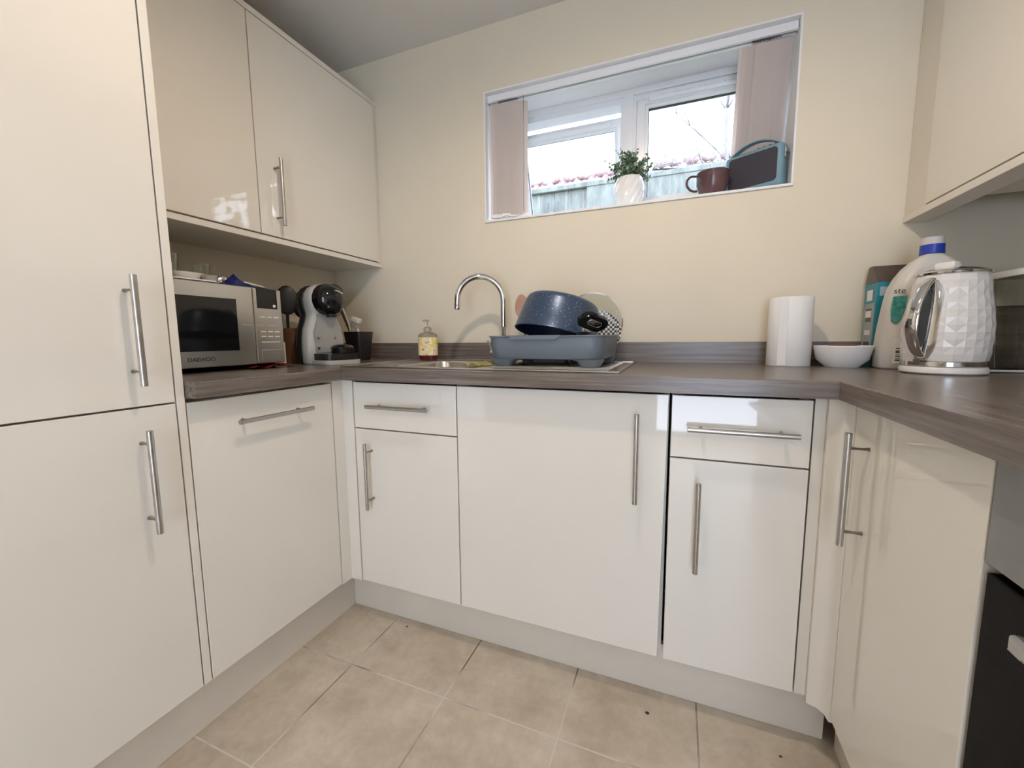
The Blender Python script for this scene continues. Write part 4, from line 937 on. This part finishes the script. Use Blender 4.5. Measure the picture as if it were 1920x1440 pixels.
for k in range(78):
    a = rnd.uniform(0, 2 * PI); el = rnd.uniform(0.05, 1.45) if k > 10 else rnd.uniform(0.0, 0.5)
    d = Vector((math.cos(a) * math.cos(el), math.sin(a) * math.cos(el) * .75, math.sin(el)))
    L = rnd.uniform(0.078, 0.125) * (1.0 if el > .5 else .9); p0 = Vector((px, py, SILL + 0.113)); pts = [p0 + d * L * f * (1 if True else 0) + Vector((0, 0, 0.012 * math.sin(PI * f))) for f in (0, .33, .66, 1)]
    tube(bs, pts, [0.0012, 0.001, 0.0008, 0.0005], 5)
    for q in range(11):
        f = 0.28 + 0.72 * q / 10; c = p0 + d * L * f + Vector((0, 0, 0.012 * math.sin(PI * f)))
        ld = Vector((rnd.uniform(-1, 1), rnd.uniform(-1, 1), rnd.uniform(-.5, .9))).normalized(); sd = ld.cross(Vector((rnd.uniform(-1, 1), rnd.uniform(-1, 1), rnd.uniform(-1, 1)))).normalized()
        ll = rnd.uniform(0.010, 0.016); wd = ll * .46
        vs = [bm.verts.new(c), bm.verts.new(c + ld * ll * .5 + sd * wd), bm.verts.new(c + ld * ll), bm.verts.new(c + ld * ll * .5 - sd * wd)]
        bm.faces.new(vs)
me_safe = bm
o = obj('foliage', bm, LEAF, t); obj('stems', bs, noisy('plant_stem', (0.08, 0.12, 0.06), .2, 30, rough=.6), t)

# mug
t = thing('mug', 'wide copper brown mug on the window sill beside the radio', 'mug', (1.974, 0.054, SILL))
MUGM = noisy('copper_brown_glaze', (0.12, 0.062, 0.068), 0.35, 14, rough=0.2)
mx, my = 1.974, 0.054
bm = bmesh.new(); lathe(bm, [(0, 0), (0.030, 0), (0.044, 0.018), (0.053, 0.045), (0.053, 0.074), (0.054, 0.083), (0.052, 0.083), (0.050, 0.074), (0.050, 0.045), (0.041, 0.02), (0, 0.005)], (mx, my, SILL + .0005), 48); obj('cup', bm, MUGM, t, smooth=50)
bm = bmesh.new(); pts = []
for k in range(17):
    a = math.radians(70 + 220 * k / 16); pts.append((mx - 0.060 + 0.026 * math.cos(a), my - 0.028 + .018 * math.cos(a), SILL + 0.046 + 0.026 * math.sin(a)))
tube(bm, pts, 0.0042, 10); obj('handle', bm, MUGM, t, smooth=60)

# radio
RTEAL = noisy('powder_blue_leather', (0.16, 0.30, 0.37), 0.04, 10, rough=0.45, bmp=0.1, bscale=400)
GRL = noisy('dark_speaker_cloth', (0.045, 0.04, 0.05), 0.15, 200, rough=0.8)
ra = math.radians(-30)
t = thing('radio', 'retro light blue portable radio with dark grille and strap handle on the window sill', 'radio', (2.108, 0.072, SILL), ra)
RW, RD, RH = 0.190, 0.045, 0.142
bm = bmesh.new(); B(bm, -RW / 2, RW / 2, -RD / 2, RD / 2, 0.004, RH, 0.013, seg=4); bd = obj('case', bm, RTEAL, t, world=False, smooth=40)
bm = bmesh.new(); loft(bm, [[(x, -RD / 2 - d, z + 0.076) for x, z in rrect(RW - 0.034 - e, RH - 0.034 - e, 0.012, 5)] for d, e in ((-0.002, 0), (0.0012, 0), (0.002, 0.002))]); obj('grille', bm, GRL, t, world=False, smooth=40)
bm = bmesh.new(); loft(bm, [[(x, y, z) for x, y in rrect(RW - 0.03, RD - 0.022, 0.006, 4)] for z in (RH - 0.001, RH + 0.0015)]); obj('top_panel', bm, CHROME, t, world=False)
for k in range(4):
    bm = bmesh.new(); tube(bm, [(0.01 + k * 0.018, 0, RH + 0.001), (0.01 + k * 0.018, 0, RH + 0.007)], 0.005, 12); obj('control_knob', bm, CHROME, t, world=False)
bm = bmesh.new(); secs = []
for k in range(25):
    f = k / 24; x = -RW / 2 - 0.006 + (RW + 0.012) * f; z = RH - 0.020 + 0.050 * math.sin(PI * f) ** 0.75
    if k == 0: z = RH - 0.035
    if k == 24: z = RH - 0.035
    xo = x
    secs.append((xo, z))
flat_ = list(secs)
for i, (x, z) in enumerate(flat_):
    x2, z2 = flat_[min(i + 1, 24)]; x1, z1 = flat_[max(i - 1, 0)]; L = math.hypot(x2 - x1, z2 - z1); nx, nz = -(z2 - z1) / L, (x2 - x1) / L
    secs[i] = [(x + nx * .0018, -0.011, z + nz * .0018), (x + nx * .0018, 0.011, z + nz * .0018), (x - nx * .0018, 0.011, z - nz * .0018), (x - nx * .0018, -0.011, z - nz * .0018)]
loft(bm, secs); obj('strap_handle', bm, RTEAL, t, world=False, smooth=40)
bm = bmesh.new(); B(bm, RW / 2 + 0.0002, RW / 2 + 0.0035, -0.013, 0.013, RH - 0.05, RH - 0.02, 0.001); B(bm, -RW / 2 - 0.0035, -RW / 2 - 0.0002, -0.013, 0.013, RH - 0.05, RH - 0.02, 0.001); obj('strap_buckle', bm, STEEL, t, world=False)
bm = bmesh.new(); tube(bm, [(0.055, 0.018, RH + 0.003), (-0.03, 0.018, RH + 0.010)], 0.0018, 8); obj('aerial', bm, CHROME, t, world=False)

# ================================================================== OUTSIDE
GRASS = noisy('garden_soil', (0.16, 0.17, 0.11), 0.2, 3, rough=0.95)
o = obj('garden_ground', box(-8, 12, 0.36, 16, 1.20, 1.30), GRASS); tag(o, 'garden ground outside the window', 'ground', kind='structure')
FEN = mat('weathered_grey_fence', (0.4, 0.43, 0.4), 0.9); n_, l_, b_ = nt(FEN)
l_.new(ramp(FEN, noise(FEN, coords(FEN, (6, 6, 1.3)), 3, 8, .7), [(0.3, (0.095, 0.10, 0.088)), (0.5, (0.155, 0.163, 0.145)), (0.7, (0.225, 0.235, 0.21))]), b_.inputs['Base Color'])
t = thing('garden_fence', 'weathered grey green garden fence outside the window', 'fence', (1.5, 2.55, 1.30))
bm = bmesh.new(); x = -3.0
while x < 6.5:
    w_ = 0.142; B(bm, x, x + w_ - 0.006, 2.50 + (0.006 if int(x * 10) % 2 else 0), 2.52, 1.302, 2.44, 0.002); x += w_
obj('boards', bm, FEN, t)
obj('gravel_board', box(1.02, 6.5, 2.465, 2.498, 1.302, 2.455, 0.003), FEN, t)
obj('capping', box(-3, 6.5, 2.455, 2.56, 2.442, 2.488, 0.006), FEN, t)
for (xa, xb) in ((0.62, 0.67), (0.74, 0.77)):
    bm = bmesh.new(); tube(bm, [(xa - .10, 2.40, 1.303), (xb - 0.03, 2.44, 2.33)], 0.018, 8)
    o = obj('timber_stake', bm, FEN); tag(o, 'grey timber stake leaning on the fence outside, ' + ('left one' if xa < .7 else 'right one'), 'stake', 'stakes leaning on the fence')
# house with pantile roof
TILEM = mat('red_clay_pantile', (0.6, 0.3, 0.24), 0.7); n_, l_, b_ = nt(TILEM)
l_.new(ramp(TILEM, noise(TILEM, coords(TILEM), 7, 5, .7), [(0.35, (0.16, 0.085, 0.085)), (0.5, (0.27, 0.18, 0.17)), (0.65, (0.42, 0.38, 0.37))]), b_.inputs['Base Color'])
t = thing('outbuilding', 'low building with red pantile roof beyond the fence', 'building', (1.5, 6.2, 1.30))
obj('wall', box(-6, 9, 5.0, 7.6, 1.302, 2.90), noisy('pale_render', (0.6, 0.56, 0.5), .1, 3, rough=.9), t)
bm = bmesh.new(); NX = 500; rows = []
y0, z0, y1, z1 = 4.75, 2.92, 6.25, 3.90
for j in range(9):
    f = j / 8; row = []
    for i in range(NX + 1):
        x = -6.2 + 15.4 * i / NX; ph = (x / 0.26) % 1.0
        wv = 0.055 * (max(0, math.sin(PI * min(1, ph / 0.45))) if ph < .45 else -0.25 * math.sin(PI * (ph - .45) / .55))
        lap = 0.03 * (1 - (f * 8) % 1) if j else 0.03
        row.append(bm.verts.new((x, y0 + (y1 - y0) * f, z0 + (z1 - z0) * f + wv)))
    rows.append(row)
for a, b in zip(rows, rows[1:]):
    for k in range(NX): bm.faces.new((a[k], a[k + 1], b[k + 1], b[k]))
# far slope and eaves underside
rb = [bm.verts.new((-6.2, 7.9, 2.85)), bm.verts.new((9.2, 7.9, 2.85)), bm.verts.new((9.2, 6.25, 3.88)), bm.verts.new((-6.2, 6.25, 3.88)), bm.verts.new((-6.2, 4.78, 2.88)), bm.verts.new((9.2, 4.78, 2.88))]
bm.faces.new((rb[0], rb[1], rb[2], rb[3])); bm.faces.new((rb[0], rb[4], rb[5], rb[1]))
rf = obj('roof', bm, TILEM, t)
bm = bmesh.new(); pts = []
k = 0; x = -6.2
while x < 9.2:
    pts += [(x, 6.25, 3.95), (x + 0.28, 6.25, 3.95), (x + 0.29, 6.25, 3.975), (x + 0.34, 6.25, 3.975)]; x += 0.35
tube(bm, pts, 0.06, 8); obj('ridge_tiles', bm, TILEM, rf)
# bare trees
BARK = noisy('grey_bark', (0.20, 0.19, 0.19), 0.2, 12, rough=0.9)
def tree(x, y, h, r, seed, label, lean=0.0, forks=3, kids=14):
    rd = random.Random(seed); t = thing('bare_tree', label, 'tree', (x, y, 1.30), group=None)
    bm = bmesh.new(); pts = []; n = 12
    for k in range(n + 1):
        f = k / n; pts.append(Vector((x + lean * f + 0.035 * math.sin(f * 9 + seed), y + 0.03 * math.sin(f * 7 + seed * 2), 1.302 + h * f)))
    tube(bm, pts, [r * (1 - .72 * k / n) for k in range(n + 1)], 8); obj('trunk', bm, BARK, t, smooth=60)
    bm = bmesh.new()
    def br(p, d, L, rr, lev):
        q = [p]; dd = d.copy()
        for s in range(5):
            dd = (dd + Vector((rd.uniform(-.22, .22), rd.uniform(-.22, .22), rd.uniform(-.05, .2)))).normalized(); q.append(q[-1] + dd * L / 5)
        tube(bm, q, [rr * (1 - .15 * s) for s in range(6)], 5)
        if lev > 0:
            for s in (2, 3, 4, 5):
                a = rd.uniform(0, 2 * PI); nd = (dd + Vector((math.cos(a), math.sin(a), rd.uniform(0, .7))) * .8).normalized()
                br(q[s], nd, L * rd.uniform(.35, .6), rr * .5, lev - 1)
    for k in range(kids):
        f = rd.uniform(.30, 1.0); p = pts[min(n, int(f * n))]; a = rd.uniform(0, 2 * PI)
        br(p, Vector((math.cos(a) * .7, math.sin(a) * .7, 1)).normalized(), h * rd.uniform(.15, .34), r * .38, 1)
    obj('branches', bm, BARK, t); return t
tree(2.31, 3.6, 3.2, 0.030, 5, 'tallest bare garden tree seen near the right side of the window', 0.02, kids=7)
tree(2.42, 3.75, 2.15, 0.022, 11, 'slimmer bare sapling just right of the tallest tree outside', 0.10, kids=6)
tree(1.78, 3.4, 1.55, 0.016, 17, 'thin bare sapling rising above the fence right of the plant pot', 0.03, kids=7)
tree(5.2, 3.6, 3.6, 0.06, 29, 'bare tree far to the right behind the fence', 0.1, kids=22)
bm = bmesh.new(); tube(bm, [(1.45, 2.9, 2.68), (1.9, 2.85, 2.62), (2.35, 2.8, 2.50)], [0.012, 0.012, 0.009], 6)
for k in range(16):
    rd = random.Random(k); xx = rd.uniform(1.4, 2.2); tube(bm, [(xx, 2.85, 2.40), (xx + rd.uniform(-.15, .15), 2.87, 2.40 + rd.uniform(.15, .35)), (xx + rd.uniform(-.25, .25), 2.9, 2.42 + rd.uniform(.25, .45))], [0.006, 0.005, 0.003], 5)
tube(bm, [(1.8, 2.85, 1.302), (1.8, 2.85, 2.62)], 0.012, 6)
o = obj('bare_shrub', bm, BARK); tag(o, 'tangle of bare shrub twigs just over the fence right of the plant pot', 'shrub')
LEAFO = noisy('garden_leaf', (0.05, 0.075, 0.03), 0.4, 9, rough=0.6)
t = thing('garden_tree', 'leafy garden tree outside to the right of the window, reflected in the wall cabinet doors', 'tree', (4.7, 1.7, 1.30))
bm = bmesh.new(); tube(bm, [(4.7, 1.7, 1.301), (4.72, 1.68, 2.3), (4.68, 1.72, 3.4)], [0.07, 0.05, 0.02], 8); obj('trunk', bm, BARK, t)
bm = bmesh.new(); rd = random.Random(9)
for k in range(560):
    c = Vector((4.7 + rd.gauss(0, .45), 1.7 + rd.gauss(0, .42), 2.75 + rd.gauss(0, .5))); u = Vector((rd.uniform(-1, 1), rd.uniform(-1, 1), rd.uniform(-1, 1))).normalized(); v = u.cross(Vector((rd.uniform(-1, 1), rd.uniform(-1, 1), 1))).normalized()
    q = rd.uniform(.04, .08); bm.faces.new([bm.verts.new(c + u * q), bm.verts.new(c + v * q * .5), bm.verts.new(c - u * q), bm.verts.new(c - v * q * .5)])
obj('foliage', bm, LEAFO, t)
# debris on the floor
for i, (x, y, r) in enumerate(((1.835, -0.595, 0.006), (2.14, -0.60, 0.0035), (1.03, -0.55, 0.003))):
    bm = bmesh.new(); bmesh.ops.create_uvsphere(bm, u_segments=8, v_segments=6, radius=1); xf(bm, Matrix.Translation((x, y, 0.0024)) @ Matrix.Diagonal((r, r * .6, 0.0022, 1)))
    o = obj('crumb', bm, BLACKM, smooth=60); tag(o, ('largest dark crumb on the floor near the middle of the kick board', 'small dark speck on the floor towards the right corner', 'tiny dark speck on the floor towards the left corner')[i], 'crumb', 'dark crumbs on the tiled floor')
